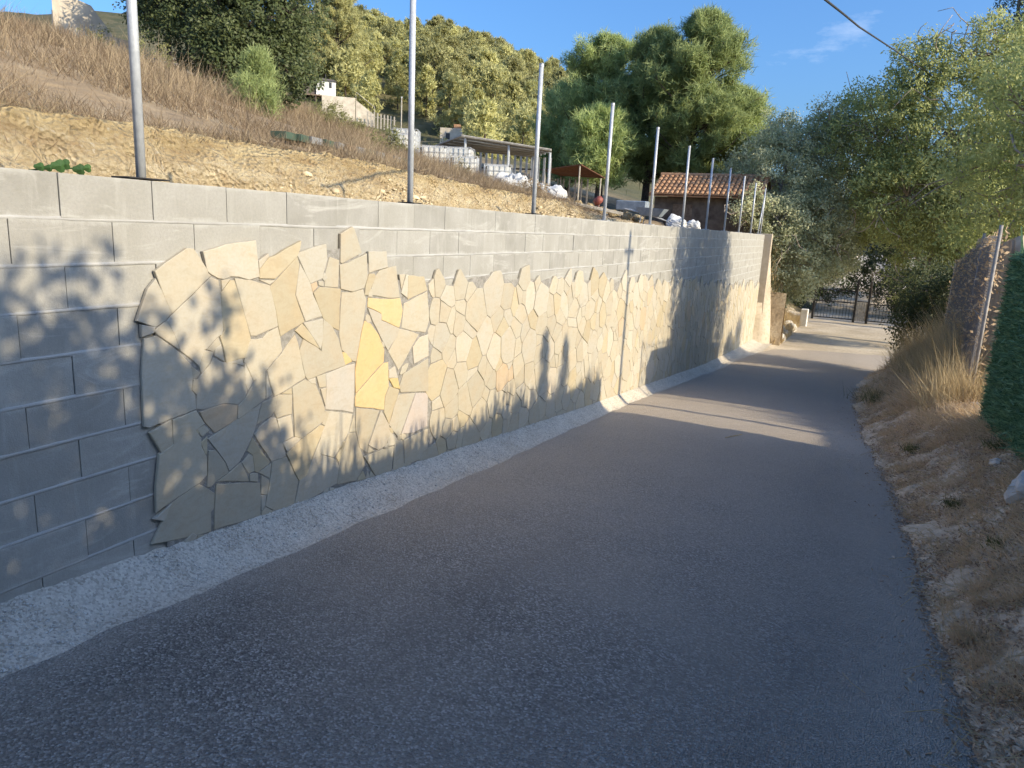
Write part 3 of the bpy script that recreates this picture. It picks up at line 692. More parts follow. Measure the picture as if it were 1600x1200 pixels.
for i, (a, b, w, own) in enumerate(sites):
    if not own or b > clad_top(a) - 0.06: continue
    d2 = (S_[:, 0] - a) ** 2 + (S_[:, 1] - b) ** 2; near = np.argsort(d2)[1:26]
    P = [(a - .5, b - .5), (a + .5, b - .5), (a + .5, b + .5), (a - .5, b + .5)]
    cl = [((S_[j, 0] - a), (S_[j, 1] - b), 0.5 * (S_[j, 0] ** 2 + S_[j, 1] ** 2 - S_[j, 2] - a * a - b * b + w)) for j in near]
    zb = z_base(a) - 0.02; sl = (z_base(a + .2) - z_base(a - .2)) / 0.4
    cl.append((sl, -1.0, -(zb - sl * a))); cl.append((1.0, 0.0, WALL_END - 0.01))
    for nx, ny, c in cl:
        Q = []
        for k in range(len(P)):
            p0, p1 = P[k - 1], P[k]; s0 = p0[0] * nx + p0[1] * ny - c; s1 = p1[0] * nx + p1[1] * ny - c
            if (s0 < 0) != (s1 < 0): t = s0 / (s0 - s1); Q.append((p0[0] + (p1[0] - p0[0]) * t, p0[1] + (p1[1] - p0[1]) * t))
            if s1 < 0: Q.append(p1)
        P = Q
        if len(P) < 3: break
    if len(P) >= 3 and area(P) > 0.0008: gen.append((a, P))
gen.sort(key=lambda g: g[0])
rest = MB(); rt = []; ns = 0
def stone_obj(P, tint, joint):
    global ns
    mb = MB(); tl = []
    if not stone_geo(mb, tl, P, tint, rr, joint): return
    if ns < 300:
        o = mb.build('stone', M['stone'], clad); a = o.data.color_attributes.new('tint', 'FLOAT_COLOR', 'POINT')
        a.data.foreach_set('color', np.c_[np.array(tl), np.ones(len(tl))].astype(np.float32).ravel()); ns += 1
    else: rest.add(mb.v, mb.f); rt.extend(tl)
for P, t in stones: stone_obj(P, t, -0.0020)
for a, P in gen: stone_obj(P, stone_tint('-', rr), rr.uniform(0.0015, 0.0045))
o = rest.build('stones', M['stone'], clad); a = o.data.color_attributes.new('tint', 'FLOAT_COLOR', 'POINT')
a.data.foreach_set('color', np.c_[np.array(rt), np.ones(len(rt))].astype(np.float32).ravel()); o['kind'] = 'stuff'

# ---------------------------------------------------------------- steel posts on the wall
ORD = ['nearest to the camera', 'second from the camera', 'third from the camera', 'fourth from the camera', 'fifth from the camera', 'sixth from the camera', 'seventh from the camera', 'eighth from the camera', 'ninth from the camera', 'tenth from the camera', 'last before the pilaster']
for k in range(11):
    y = 2.663 + 2.502 * k; e = empty('fence_post', (-0.1, y, ZT))
    tag(e, 'slim galvanised steel post standing on the block wall, ' + ORD[k], 'post', 'steel posts along the wall top')
    h = 1.6 + br.uniform(-0.015, 0.015)
    t = MB(); lean = (br.uniform(-.008, .008), br.uniform(-.01, .01)); t.tube([(0, 0, 0.004), (lean[0], lean[1], h)], 0.0245, 12); t.build('tube', M['galv'], e, True)
    t = MB(); t.tube([(lean[0], lean[1], h - 0.03), (lean[0], lean[1], h + 0.004)], 0.0265, 12); t.build('cap', M['galv'], e)
    t = MB(); t.cbox((0, 0, 0.004), (0.14, 0.16 if k else 0.24, 0.008), 0.002); t.build('base_plate', M['dark_iron'] if k < 3 else M['galv'], e)
b = empty('brace_post', (-0.1, 27.0, ZT)); tag(b, 'thin steel brace leaning against the last post on the wall', 'brace')
t = MB(); t.tube([(0, 0, 0), (0, 0.62, 1.25)], 0.018, 8); t.build('tube', M['galv'], b, True)
t = MB(); t.cbox((0, 0, 0.004), (0.1, 0.1, 0.008), 0.002); t.build('base_plate', M['galv'], b)

# ---------------------------------------------------------------- trees
def unit(v): return v / (np.linalg.norm(v, axis=-1, keepdims=True) + 1e-9)
def leaves(C, R, per, size, asp, g, flat=0.85, out=None):
    """rhombic leaves scattered in clumps; C (k,3) centres, R (k,) radii"""
    k = len(C); n = k * per; ci = np.repeat(np.arange(k), per)
    o = unit(g.normal(size=(n, 3))) * (g.random((n, 1)) ** 0.6) * R[ci][:, None]; o[:, 2] *= flat
    p = C[ci] + o; nr = unit(unit(o) * 0.55 + np.array([0.62, -0.45, 0.42]) + g.normal(size=(n, 3)) * 0.45); d = unit(np.cross(nr, g.normal(size=(n, 3)))); w = np.cross(nr, d)
    L = (size * g.uniform(0.65, 1.25, n))[:, None]; Wd = L * asp * 0.5; nn = np.cross(d, w) * L * 0.08
    V = np.stack([p, p + d * L * 0.45 + w * Wd - nn, p + d * L, p + d * L * 0.45 - w * Wd - nn], 1).reshape(-1, 3)
    t = np.clip(0.5 * g.random(k)[ci] + 0.5 * g.random(n), 0, 1); T = np.repeat(t, 4)[:, None].repeat(3, 1)
    return V, np.arange(n * 4).reshape(-1, 4), T
def needles(C, D, per, length, width, g, spread=0.9):
    """tufts of needle slivers: C centres, D shoot directions"""
    k = len(C); n = k * per; ci = np.repeat(np.arange(k), per)
    d = unit(D[ci] + g.normal(size=(n, 3)) * spread); p = C[ci] + g.normal(size=(n, 3)) * length * 0.18
    w = unit(np.cross(d, np.array([0.8, -0.2, 0.4]) + g.normal(size=(n, 3)) * 0.45)); L = (length * g.uniform(0.6, 1.2, n))[:, None]
    V = np.stack([p - w * width * .5, p + w * width * .5, p + d * L], 1).reshape(-1, 3)
    t = np.clip(0.55 * g.random(k)[ci] + 0.45 * g.random(n), 0, 1); T = np.repeat(t, 3)[:, None].repeat(3, 1)
    return V, np.arange(n * 3).reshape(-1, 3), T
def wavy(a, b, g, amp=0.12, n=5):
    a = np.array(a, float); b = np.array(b, float); L = np.linalg.norm(b - a); out = []
    off = np.zeros(3)
    for i in range(n + 1):
        t = i / n; off = off + g.normal(size=3) * amp * L / n
        out.append(a + (b - a) * t + off * math.sin(math.pi * t))
    return out
def broad_tree(name, label, cat, base, stem_top, lobes, leafmat, bark, clumps, per, size, asp=0.42, seed=1, r0=0.16, twigs=10, crad=(0.22, 0.5), inner=0.5, group=None, bare=0):
    g = np.random.default_rng(seed); base = np.array(base, float); root = empty(name, tuple(base)); tag(root, label, cat, group)
    lob = np.array(lobes, float); c0 = lob[:, :3] - base; r = lob[:, 3:] if lob.shape[1] > 4 else np.repeat(lob[:, 3:4], 3, 1)
    wt = r.prod(1) ** (2 / 3); wt /= wt.sum(); li = g.choice(len(lob), clumps, p=wt)
    dr = unit(g.normal(size=(clumps, 3))); rad = (inner + (1 - inner) * np.sqrt(g.random(clumps)))[:, None] * (1 + 0.12 * g.normal(size=(clumps, 1)))
    C = c0[li] + dr * r[li] * rad; R = g.uniform(crad[0], crad[1], clumps)
    V, F, T = leaves(C, R, per, size, asp, g)
    mesh_np('crown', V, F, leafmat, root, T)
    m = MB(); st = np.array(stem_top, float) - base
    m.tube(wavy((0, 0, -0.25), st, g, 0.1), list(np.linspace(r0, r0 * 0.7, 6)), 8)
    for i in range(len(lob)):
        m.tube(wavy(st, c0[i], g, 0.3), list(np.linspace(r0 * 0.55, r0 * 0.2, 6)), 6)
        own = np.where(li == i)[0]
        for j in own[:twigs]: m.tube(wavy(c0[i], C[j], g, 0.3, 4), list(np.linspace(r0 * 0.17, 0.008, 5)), 4)
    for q in range(bare):                                 # bare grey shoots showing between the leaves
        i = g.integers(len(lob)); a = c0[i] + unit(g.normal(size=3)) * r[i] * 0.75; m.tube(wavy(a, a + unit(g.normal(size=3) + np.array([-.2, -.6, 0])) * g.uniform(.8, 1.9), g, 0.5, 5), list(np.linspace(0.026, 0.010, 6)), 5)
    m.build('trunk', bark, root, True); return root

def pine_meshes(h, rmax, seed, nb, tufts, per, nl, nw, lowf=0.22, plume=0.5, lean=0.0):
    """crown and trunk meshes of an Aleppo pine at the origin"""
    g = np.random.default_rng(seed); C = []; D = []; m = MB(); tr = wavy((0, 0, -0.3), (lean, lean * 0.4, h * 0.86), g, 0.05, 8)
    m.tube(tr, list(np.linspace(0.022 * h, 0.006 * h, 9)), 7)
    for i in range(nb):
        t = lowf + (1 - lowf) * (i + g.random()) / nb; tt_ = (t - lowf) / (1 - lowf); prof = min(1.0, 0.55 + 2.2 * tt_) * (1 - tt_ ** 1.6) ** 0.9 + 0.06
        L = rmax * max(0.12, prof) * g.uniform(0.6, 1.12); az = g.uniform(0, 2 * math.pi); k = min(t, .97) * 8; a = np.array(tr[min(8, int(k))]) + (np.array(tr[min(8, int(k) + 1)]) - np.array(tr[min(8, int(k))])) * (k - int(k))
        up = g.uniform(0.25, 0.6) + 0.6 * tt_; e = a + np.array([math.cos(az) * L, math.sin(az) * L, L * up]); pts = wavy(a, e, g, 0.15, 4)
        m.tube(pts, list(np.linspace(0.0045 * h, 0.0012 * h, 5)), 4)
        s = 0.35 + 0.65 * g.random(tufts) ** 0.6; P = a + (e - a) * s[:, None] + g.normal(size=(tufts, 3)) * np.array([1, 1, 0.7]) * plume * (0.25 + 0.25 * L / rmax)
        C.append(P); D.append(unit((e - a) / (L + .01) * 0.4 + np.array([0, 0, 1.0]) + 0.35 * g.normal(size=(tufts, 3))))
    return needles(np.concatenate(C), np.concatenate(D), per, nl, nw, g), m
def pine(label, base, h, rmax, seed, nb=95, tufts=42, per=8, nl=0.30, nw=0.035, lowf=0.22, mat=None, group='tall pines behind the wall', **kw):
    root = empty('pine_tree', base); tag(root, label, 'tree', group)
    (V, F, T), m = pine_meshes(h, rmax, seed, nb, tufts, per, nl, nw, lowf, **kw)
    mesh_np('crown', V, F, mat or M['needle'], root, T); m.build('trunk', M['pine_bark'], root, True); return root

# big trees and bushes around the gate, right of the wall end
broad_tree('olive_tree', 'dense grey-green wild olive tree just past the end of the wall', 'tree', (0.2, 34.0, -2.6), (0.2, 33.6, 0.2),
  [(-0.3, 33.4, 2.3, 2.2), (1.1, 32.4, 0.2, 1.9), (1.9, 34.5, 3.0, 2.1), (0.9, 31.6, -1.0, 1.35), (-1.6, 35.5, 1.6, 2.0), (1.5, 34, 4.6, 1.1), (-0.6, 34.5, 4.2, 1.1), (2.2, 33.5, -0.6, 1.25), (0.1, 31.0, 0.6, 1.2), (-0.75, 30.0, 1.1, .75)],
  M['olive_leaf'], M['pale_bark'], 2300, 46, 0.125, 0.40, 3, 0.17, 14, bare=60)
broad_tree('overhanging_tree', 'broad leafy tree with pale bare branches overhanging the gate', 'tree', (6.6, 34.0, -3.6), (6.3, 33.4, 0.8),
  [(5.6, 32.6, 4.3, 2.7), (3.2, 33.6, 4.2, 2.2), (8.6, 32.6, 4.0, 2.9), (4.5, 31.6, 1.8, 1.8), (6.9, 31.4, 1.2, 1.9), (3.8, 34.6, 1.4, 1.6), (10.6, 31.8, 2.7, 2.6), (4.4, 33, 6.7, 1.2), (6.6, 33, 7.0, 1.4), (8.4, 31.8, -0.4, 1.7), (5.6, 32.0, -0.8, 1.3)],
  M['lit_leaf'], M['pale_bark'], 3000, 46, 0.14, 0.40, 5, 0.22, 16, (0.25, 0.6), bare=150)
broad_tree('roadside_tree', 'yellow-green leafy tree behind the mesh fence at the right edge', 'tree', (8.0, 17.0, -2.0), (7.8, 17.0, 0.3),
  [(6.3, 16.9, 2.0, 1.9), (8.4, 16.6, 3.0, 2.4), (6.6, 15.0, 0.6, 1.2), (6.4, 19.2, 1.1, 1.7), (10.0, 16.0, 2.4, 2.4), (7.0, 18.4, 3.9, 1.6), (6.6, 14.7, 2.2, 1.1), (6.5, 18.4, 2.7, 1.2)],
  M['lit_leaf'], M['pale_bark'], 1900, 42, 0.10, 0.42, 8, 0.18, 14, bare=70)
broad_tree('dark_shrub', 'dark green shrub hanging over the right end of the gate', 'shrub', (5.4, 23.2, -3.0), (5.3, 23.1, -2.3),
  [(5.0, 23.0, -2.1, .75), (5.5, 22.4, -1.7, .9), (5.1, 23.6, -1.2, .85), (5.9, 21.8, -1.2, .9)], M['carob_leaf'], M['bark'], 560, 40, 0.085, 0.45, 12, 0.06, 8)
broad_tree('eucalyptus_tree', 'tall dark hanging tree rising at the top right corner', 'tree', (10.5, 41.0, -2.6), (10.2, 41, 6.0),
  [(9.4, 40.5, 9.5, 2.2), (11.8, 41, 11.5, 3.0), (8.2, 41, 12.5, 1.8), (10.6, 42, 14.5, 2.6), (13, 40, 8.5, 2.6), (11.5, 40, 6, 2.4)], M['euca_leaf'], M['pale_bark'], 1300, 42, 0.22, 0.3, 14, 0.25, 12, (0.3, 0.7))
broad_tree('garden_tree', 'leafy tree beyond the gate, seen through the gap over the drive', 'tree', (1.0, 56.0, -3.6), (1.0, 56, -1.0),
  [(0.6, 56, 1.0, 2.6), (3.6, 57, 1.6, 2.8), (6.6, 56, 1.8, 3.0), (-2, 57, 2.0, 3.0), (10, 56, 2.5, 3.4)], M['carob_leaf'], M['bark'], 900, 34, 0.24, 0.45, 16, 0.2, 6, (0.4, 0.8))

for lab, base, lob, sd in (('dark bush behind the left leaf of the gate', (0.2, 49.0, -4.0), [(0.0, 49, -2.6, 1.5), (1.9, 50, -2.2, 1.5), (-1.4, 48, -2.2, 1.6), (1.0, 51, -.6, 1.8)], 18), ('unseen bush added to shade the drive beyond the gate', (10.5, 47.5, -3.2), [(10.2, 46, -1.4, 1.7), (10.6, 49, -1.2, 1.9), (11, 52, -1.0, 2.0), (9.6, 44, -1.6, 1.5)], 20), ('dark bush behind the right leaf of the gate', (5.6, 49.0, -4.0), [(5.6, 49, -2.7, 1.4), (7.2, 48.5, -2.2, 1.8), (4.2, 51, -1.8, 1.5), (6, 51, -.4, 1.8)], 19)):  # middle bush is hidden from view, added to shade the ground behind the gate
    broad_tree('gate_bush', lab, 'bush', base, (base[0], base[1], -3.2), lob, M['carob_leaf'], M['bark'], 420, 36, 0.16, 0.45, sd, 0.1, 6, (.3, .6), group='bushes behind the gate')
# pines in the yard
pine('tall bright pine standing in front of the tiled roof', (-4.7, 36.5, 0.4), 10.9, 3.0, 41, 150, 60, 10, .36, .034)
pine('dark pine left of the tall bright pine, its crown peaking in a grey tip', (-7.2, 37.5, 0.6), 10.3, 2.8, 42, 130, 54, 10, .36, .034)
pine('broad dark pine with yellow-green top behind the shed', (-10.2, 39.0, 1.4), 9.4, 3.4, 43, 140, 56, 10, .36, .034)
pine('low dark pine at the left of the yard pines', (-13.0, 41.0, 1.9), 6.6, 2.6, 44, 110, 54, 10, .36, .034, lowf=0.12)
pine('pine hidden low between the shed and the tall bright pine', (-8.8, 34.5, 0.9), 5.2, 1.9, 45, 90, 46, 10, .36, .034, lowf=0.3)
pine('small bright pine leaning by the tiled roof', (-3.0, 38.0, 0.3), 7.4, 2.0, 46, 90, 54, 10, .36, .034, lowf=0.3)
# trees on the left slope
broad_tree('carob_tree', 'big round dark green carob tree on the grassy slope', 'tree', (-14.9, 16.0, 3.2), (-14.3, 16, 4.3),
  [(-14.0, 16, 5.2, 1.6), (-12.6, 16, 4.9, 1.5), (-11.7, 16.3, 3.95, 1.0), (-15.5, 16, 6.0, 1.35), (-12.9, 15.5, 4.0, 1.1), (-13.1, 16.5, 6.6, 1.5), (-11.7, 16.4, 5.2, 1.05), (-14.6, 16.6, 7.2, 1.5), (-17.0, 16.6, 6.6, 1.0)],
  M['carob_leaf'], M['bark'], 1500, 44, 0.105, 0.5, 17, 0.2, 10, (0.2, 0.42))
pine('brownish pine rising behind the carob tree', (-57.5, 75.0, 13.0), 17.0, 4.2, 51, 120, 50, 8, .55, .07, lowf=0.1, mat=M['far_needle'], group='pines on the left slope')
pine('dark pine hanging over the ruined house at top left', (-18.4, 18.2, 4.2), 4.6, 1.7, 53, 70, 36, lowf=0.4, group='pines on the left slope')
pine('young feathery yellow-green pine in the dry grass', (-7.6, 11.1, 1.85), 1.25, 0.42, 54, 46, 20, 8, 0.16, 0.012, lowf=0.05, mat=M['needle'], group='pines on the left slope', plume=0.22)

# hillside forest: individual pines from four crown shapes
protos = []
for s in range(5):
    (V, F, T), m = pine_meshes(1.0, [0.40, 0.46, 0.36, 0.50, 0.42][s], 60 + s, 34, 20, 5, 0.085, 0.030, 0.08, plume=0.16)
    a = mesh_np('crown', V, F, M['far_needle'], None, T); b = m.build('trunk', M['pine_bark']); protos.append((a.data, b.data)); bpy.data.objects.remove(a); bpy.data.objects.remove(b)
def px(P):
    d = np.asarray(P, float) - np.array(EYE); z = d @ np.array(cF); return 800 + 1125.9 * (d @ np.array(cR)) / z, 600 - 1125.9 * (d @ np.array(cU)) / z
fr = random.Random(31); placed = []; tries = 0
while len(placed) < 300 and tries < 60000:
    tries += 1; y = 50 + 125 * fr.random() ** 0.9; u = fr.uniform(470, 960); d0 = (u - 800) / 1125.9
    x = EYE[0] + y * (cF[0] + cR[0] * d0) / (cF[1] + cR[1] * d0) + fr.uniform(-3, 3)
    if x > -14 - 0.12 * (y - 50): continue
    zz = float(H(np.array([x]), np.array([y]))[0]); q = px((x, y, zz))
    if not (440 < q[0] < 985 and -10 < q[1] < 250) or (y < 71 and q[0] < 735): continue
    dm = 2.7 + 0.008 * y
    if any((a - x) ** 2 + (b - y) ** 2 < dm * dm for a, b, _ in placed): continue
    placed.append((x, y, zz))
for (x, y, zz) in placed:
    h = fr.uniform(3.9, 6.2) * (1.0 if y > 70 else 0.85); e = empty('hill_pine', (x, y, zz - 0.1), fr.uniform(0, 6.28), h)
    tag(e, 'olive-green pine in the forest on the hillside', 'tree', 'pine forest on the hill'); e.scale = (h * fr.uniform(0.85, 1.15), h * fr.uniform(0.85, 1.15), h)
    c, t = fr.choice(protos)
    for nm, me in (('crown', c), ('trunk', t)):
        link(bpy.data.objects.new(nm, me), e)

# trees behind the hedge screen at the camera's right: they shade the lane and dapple the wall
for lab, base, lob, cl, sd in (
   ('bushy tree behind the green hedge screen, nearest to the dappled wall', (6.9, 1.4, -1.5), [(6.6, 1.35, 1.75, .85), (6.6, 0.75, 1.5, .85), (6.7, 0.85, 0.7, 1.0), (6.6, 2.15, 1.75, .6), (6.6, 2.55, 1.2, .6), (6.8, 1.95, .5, .95)], 620, 71),
   ('spreading tree behind the hedge screen, beside the camera', (7.2, -1.2, -1.2), [(6.8, -0.4, 1.9, .9), (7.0, -1.4, 2.2, 1.1), (6.9, -0.7, .8, 1.1), (7.2, -2.2, 1.2, 1.2)], 560, 72),
   ('wide tree behind the hedge screen, behind the camera', (7.4, -5.0, -1.0), [(7.2, -3.8, 2.2, 1.3), (7.3, -5.6, 2.4, 1.4), (7.2, -4.6, 0.8, 1.5), (7.4, -7.2, 2.0, 1.5)], 420, 73)):
    broad_tree('screen_tree', lab, 'tree', base, (base[0], base[1], 0.3), lob, M['carob_leaf'], M['bark'], cl, 20, 0.105, 0.55, sd, 0.09, 8, (0.14, 0.26), 0.25, 'trees behind the hedge screen')
for k, (y, z) in enumerate(((7.15, 2.85), (7.85, 2.7), (6.5, 2.1))):
    e = empty('cypress_tree', (9.2, y, -1.7)); tag(e, ['slender', 'narrow', 'short slender'][k] + ' cypress in the garden behind the hedge screen', 'tree', 'cypresses in the garden')
    g = np.random.default_rng(90 + k); t = g.random(420); h = z + 1.7; az = g.uniform(0, 6.28, 420); rr_ = 0.20 * np.sin(np.pi * np.clip(t * 0.92 + 0.08, 0, 1)) ** 0.7
    Cc = np.c_[np.cos(az) * rr_, np.sin(az) * rr_, t * h]; V, F, T = leaves(Cc, np.full(420, 0.09), 10, 0.09, 0.35, g); mesh_np('crown', V, F, M['carob_leaf'], e, T)
    m = MB(); m.tube([(0, 0, -.2), (0, 0, h * 0.9)], [0.05, 0.012], 6); m.build('trunk', M['bark'], e)

# ---------------------------------------------------------------- fences on the right
def hz(x, y): return float(low(np.array([x]), np.array([y]))[0])
hf = empty('hedge_screen', (4.9, 4.0, -1.7)); tag(hf, 'dark green artificial hedge screen fixed along the right verge', 'fence')
def hp(o, root): o.parent = root; o.matrix_parent_inverse = Matrix.Translation(-root.location); return o
def htop(y): return np.interp(y, [-8, 4, 7.5, 9.8], [1.0, .28, .06, -.04])
g = np.random.default_rng(5); n = 60000; y = 9.8 - 18 * g.random(n) ** 1.5; zb_ = low(np.full(n, 4.9), y) - 0.02; z = zb_ + (htop(y) - zb_) * g.random(n)
C = np.c_[4.9 + g.normal(size=n) * 0.022 - 0.015, y, z]; d = unit(np.c_[-np.abs(g.normal(size=n)) * 0.9, g.normal(size=n) * 0.7, g.normal(size=n) * 0.6 + 0.25]); w = unit(np.cross(d, g.normal(size=(n, 3)))); L = (0.085 * g.uniform(.5, 1.4, n))[:, None]
V = np.stack([C - w * 0.009, C + w * 0.009, C + d * L], 1).reshape(-1, 3); T = np.repeat(g.random(n), 3)[:, None].repeat(3, 1)
hp(mesh_np('plastic_foliage', V, np.arange(n * 3).reshape(-1, 3), M['hedge_plastic'], None, T), hf)
m = MB(); ys = np.arange(-8.2, 9.81, 0.4)
vs = []; 
for yq in ys: vs += [(4.915, yq, hz(4.915, yq) - 0.1), (4.915, yq, htop(yq)), (4.93, yq, htop(yq)), (4.93, yq, hz(4.915, yq) - 0.1)]
nq = len(ys); m.add(vs, [(i * 4 + j, (i + 1) * 4 + j, (i + 1) * 4 + (j + 1) % 4, i * 4 + (j + 1) % 4) for i in range(nq - 1) for j in range(4)] + [(0, 1, 2, 3), tuple((nq - 1) * 4 + q for q in (3, 2, 1, 0))])
hp(m.build('backing_mat', M['hedge_plastic'], None, tint=(0.15, 0.15, 0.15)), hf)
for yq in np.arange(-7.6, 9.9, 2.48):
    m = MB(); m.tube([(4.955, yq, hz(4.95, yq) - 0.2), (4.955, yq, htop(yq) - 0.03)], 0.022, 8); hp(m.build('post', M['galv']), hf)
# leafy shoots poking over the hedge top
n = 2600; y = g.uniform(-7, 9.7, n); C = np.c_[g.normal(size=n) * 0.05 + 4.99, y, htop(y) + 0.0]; Dd = unit(np.c_[g.normal(size=n) * .25, g.normal(size=n) * .25, np.ones(n)])
L = (g.uniform(.04, .42, n) ** 1.3 * (1 + .6 * np.sin(y * 3.1) * np.sin(y * 1.3)))[:, None]; w = unit(np.cross(Dd, g.normal(size=(n, 3)))); V = np.stack([C - w * .014, C + w * .014, C + Dd * L + w * .006, C + Dd * L - w * .006], 1).reshape(-1, 3)
hp(mesh_np('shoots', V, np.arange(n * 4).reshape(-1, 4), M['hedge_plastic'], None, np.full((n * 4, 3), .6)), hf)

cf = empty('mesh_fence', (5.3, 14.3, -2.1)); tag(cf, 'rusty wire mesh fence with brown net on steel posts beside the dry grass', 'fence')
def fline(y): return 5.0 + 0.045 * (y - 12.0)
def ftop(y): return np.interp(y, [12.0, 14.3, 20.5], [.28, .20, -.35])
for k, yq in enumerate((12.0, 14.3, 20.4)):
    m = MB(); m.tube([(fline(yq), yq, hz(5.15, yq) - 0.3), (fline(yq) - 0.02, yq, ftop(yq) + 0.06)], 0.024, 10); hp(m.build('post', M['old_wire'], None, True), cf)
m = MB(); sp = 0.075
for sgn in (1, -1):
    k = 12.0 - 3.0
    while k < 20.4 + 3.0:
        pts = []
        for z in np.linspace(-2.6, 0.3, 30):
            yq = k + sgn * (z + 1.15)
            if 12.0 <= yq <= 20.4 and hz(5.15, yq) < z < ftop(yq): pts.append((fline(yq) - 0.03, yq, z))
        if len(pts) > 1: m.tube([pts[0], pts[-1]], 0.0022, 3, False)
        k += sp
hp(m.build('wire_mesh', M['old_wire']), cf)
for fz in (0.02, 0.5, 0.97):
    m = MB(); m.tube([(fline(q) - 0.032, q, hz(5.15, q) * (1 - fz) + (ftop(q) - .02) * fz + (0.02 if fz < .5 else 0)) for q in np.linspace(12.0, 20.4, 14)], 0.003, 4); hp(m.build('line_wire', M['galv']), cf)
# dry creeper stems and leaves tangled in the wire
n = 5200; y = g.uniform(12.0, 20.3, n); zb_ = low(np.full(n, 5.2), y); z = zb_ + (ftop(y) - zb_) * g.random(n) ** 0.8; C = np.c_[fline(y) + g.normal(size=n) * .05 + .02, y, z]
d = unit(g.normal(size=(n, 3))); w = unit(np.cross(d, g.normal(size=(n, 3)))); L = g.uniform(.03, .10, n)[:, None]; V = np.stack([C, C + d * L * .5 + w * L * .22, C + d * L, C + d * L * .5 - w * L * .22], 1).reshape(-1, 3)
hp(mesh_np('dry_creeper', V, np.arange(n * 4).reshape(-1, 4), M['verge_grass'], None, np.repeat(g.random(n) * .6, 4)[:, None].repeat(3, 1)), cf)
gw = empty('garden_wall', (5.6, 16.2, -2.4)); tag(gw, 'low brown rendered garden wall behind the mesh fence', 'wall')
m = MB(); vs = []; ys = np.linspace(12.4, 20.2, 27)
for q in ys:
    x = 5.22 + .045 * (q - 12.0); t = np.interp(q, [12.4, 12.7, 14.3, 20.3], [-.15, .14, .06, -.5]) + .02 * math.sin(q * 4)
    vs += [(x, q, -3.6), (x - .01, q, t), (x + .2, q, t), (x + .21, q, -3.6)]
m.add(vs, [(i * 4 + j, (i + 1) * 4 + j, (i + 1) * 4 + (j + 1) % 4, i * 4 + (j + 1) % 4) for i in range(26) for j in range(4)] + [(0, 1, 2, 3), (107, 106, 105, 104)]); hp(m.build('masonry', M['garden_wall']), gw)
m = MB(); m.tube([(5.32 + .045 * (q - 12.0), q, np.interp(q, [12.4, 12.7, 14.3, 20.3], [-.15, .14, .06, -.5]) + .01) for q in ys], .09, 6); hp(m.build('coping', M['garden_wall']), gw)

# ---------------------------------------------------------------- gate, drive, rubble past the wall
gate = empty('iron_gate', (3.3, 43.2, float(z_road(43.2)) - 0.05)); tag(gate, 'dark iron bar gate with a pale boarded panel closing the drive', 'gate')
def bars(x0, x1, z0, z1, step, r, nm):
    k = int(round((x1 - x0) / step))
    for q in range(k + 1):
        m = MB(); x = x0 + (x1 - x0) * q / k; m.tube([(x, 0, z0), (x, 0, z1)], r, 6); m.build(nm, M['dark_iron'], gate)
def rail(x0, x1, z, nm='rail', h=0.05):
    m = MB(); m.cbox(((x0 + x1) / 2, 0, z), (x1 - x0, 0.04, h), 0.004); m.build(nm, M['dark_iron'], gate)
for x, h in ((-2.05, 1.75), (0.02, 2.25), (0.66, 2.2), (2.75, 1.9)):
    m = MB(); m.cbox((x, 0, h / 2 - 0.1), (0.12, 0.12, h + 0.2), 0.01); m.build('post', M['dark_iron'], gate)
bars(-1.95, -0.08, 0.08, 1.85, 0.155, 0.012, 'bar'); bars(0.76, 2.66, 0.08, 1.85, 0.155, 0.012, 'bar')
for z in (0.1, 1.0, 1.62): rail(-1.99, -0.04, z); rail(0.72, 2.69, z)
for q in range(5):
    m = MB(); m.cbox((0.12 + q * 0.112, 0.0, 0.56), (0.095, 0.025, 1.0), 0.004); m.build('board', M['grey_wood'], gate)
rail(0.08, 0.60, 1.10, 'board_rail')
b = MB(); b.cbox((0, 0, 0.42), (0.34, 0.5, 0.9), 0.03); o = b.build('concrete_pier', M['white_wash']); o.location = (1.12, 38.3, float(z_road(38.3)) - 0.12); tag(o, 'short pale concrete pier at the left side of the drive', 'pier')
# rubble bank between the pilaster and the pier
rk = np.random.default_rng(3)
def rock_mesh(name, s, seed, mat, sq=(1, 1, 0.7), sub=2, amp=0.35):
    import bmesh
    bm = bmesh.new(); bmesh.ops.create_icosphere(bm, subdivisions=sub, radius=1.0)
    for v in bm.verts:
        k = 1 + amp * fbm(v.co, 0.9, seed, 2) + 0.12 * fbm(v.co, 2.6, seed + 5, 2); v.co = Vector((v.co.x * k * sq[0] * s, v.co.y * k * sq[1] * s, v.co.z * k * sq[2] * s))
    me = bpy.data.meshes.new(name); bm.to_mesh(me); bm.free(); me.materials.append(mat); return me
def sack_mesh(name, s, seed):
    import bmesh
    bm = bmesh.new(); bmesh.ops.create_cube(bm, size=2.0); bmesh.ops.subdivide_edges(bm, edges=bm.edges[:], cuts=7, use_grid_fill=True)
    for v in bm.verts:
        c = v.co; k = 1 / max(.7, (abs(c.x) ** 5 + abs(c.y) ** 5 + abs(c.z) ** 5) ** .2); sag = 1 + .22 * (1 - (c.z + 1) / 2); f = fbm(c, 1.3, seed, 3) * .22 + fbm(c, 4.5, seed + 3, 2) * .09
        v.co = Vector((c.x * k * (sag + f) * s, c.y * k * (sag + f) * s * .9, max(-.75, c.z * k * (.82 + .5 * fbm((c.x, c.y, 0), .9, seed + 9, 2))) * s))
    me = bpy.data.meshes.new(name); bm.to_mesh(me); bm.free(); me.materials.append(M['sack']); return me
rocks = [rock_mesh('boulder', 1.0, s * 3.7, M['rock'], (1, 0.8, 0.65)) for s in range(4)]
brocks = [rock_mesh('brown_boulder', 1.0, 40 + s * 3.7, M['marl'], (1, 0.8, 0.75)) for s in range(4)]
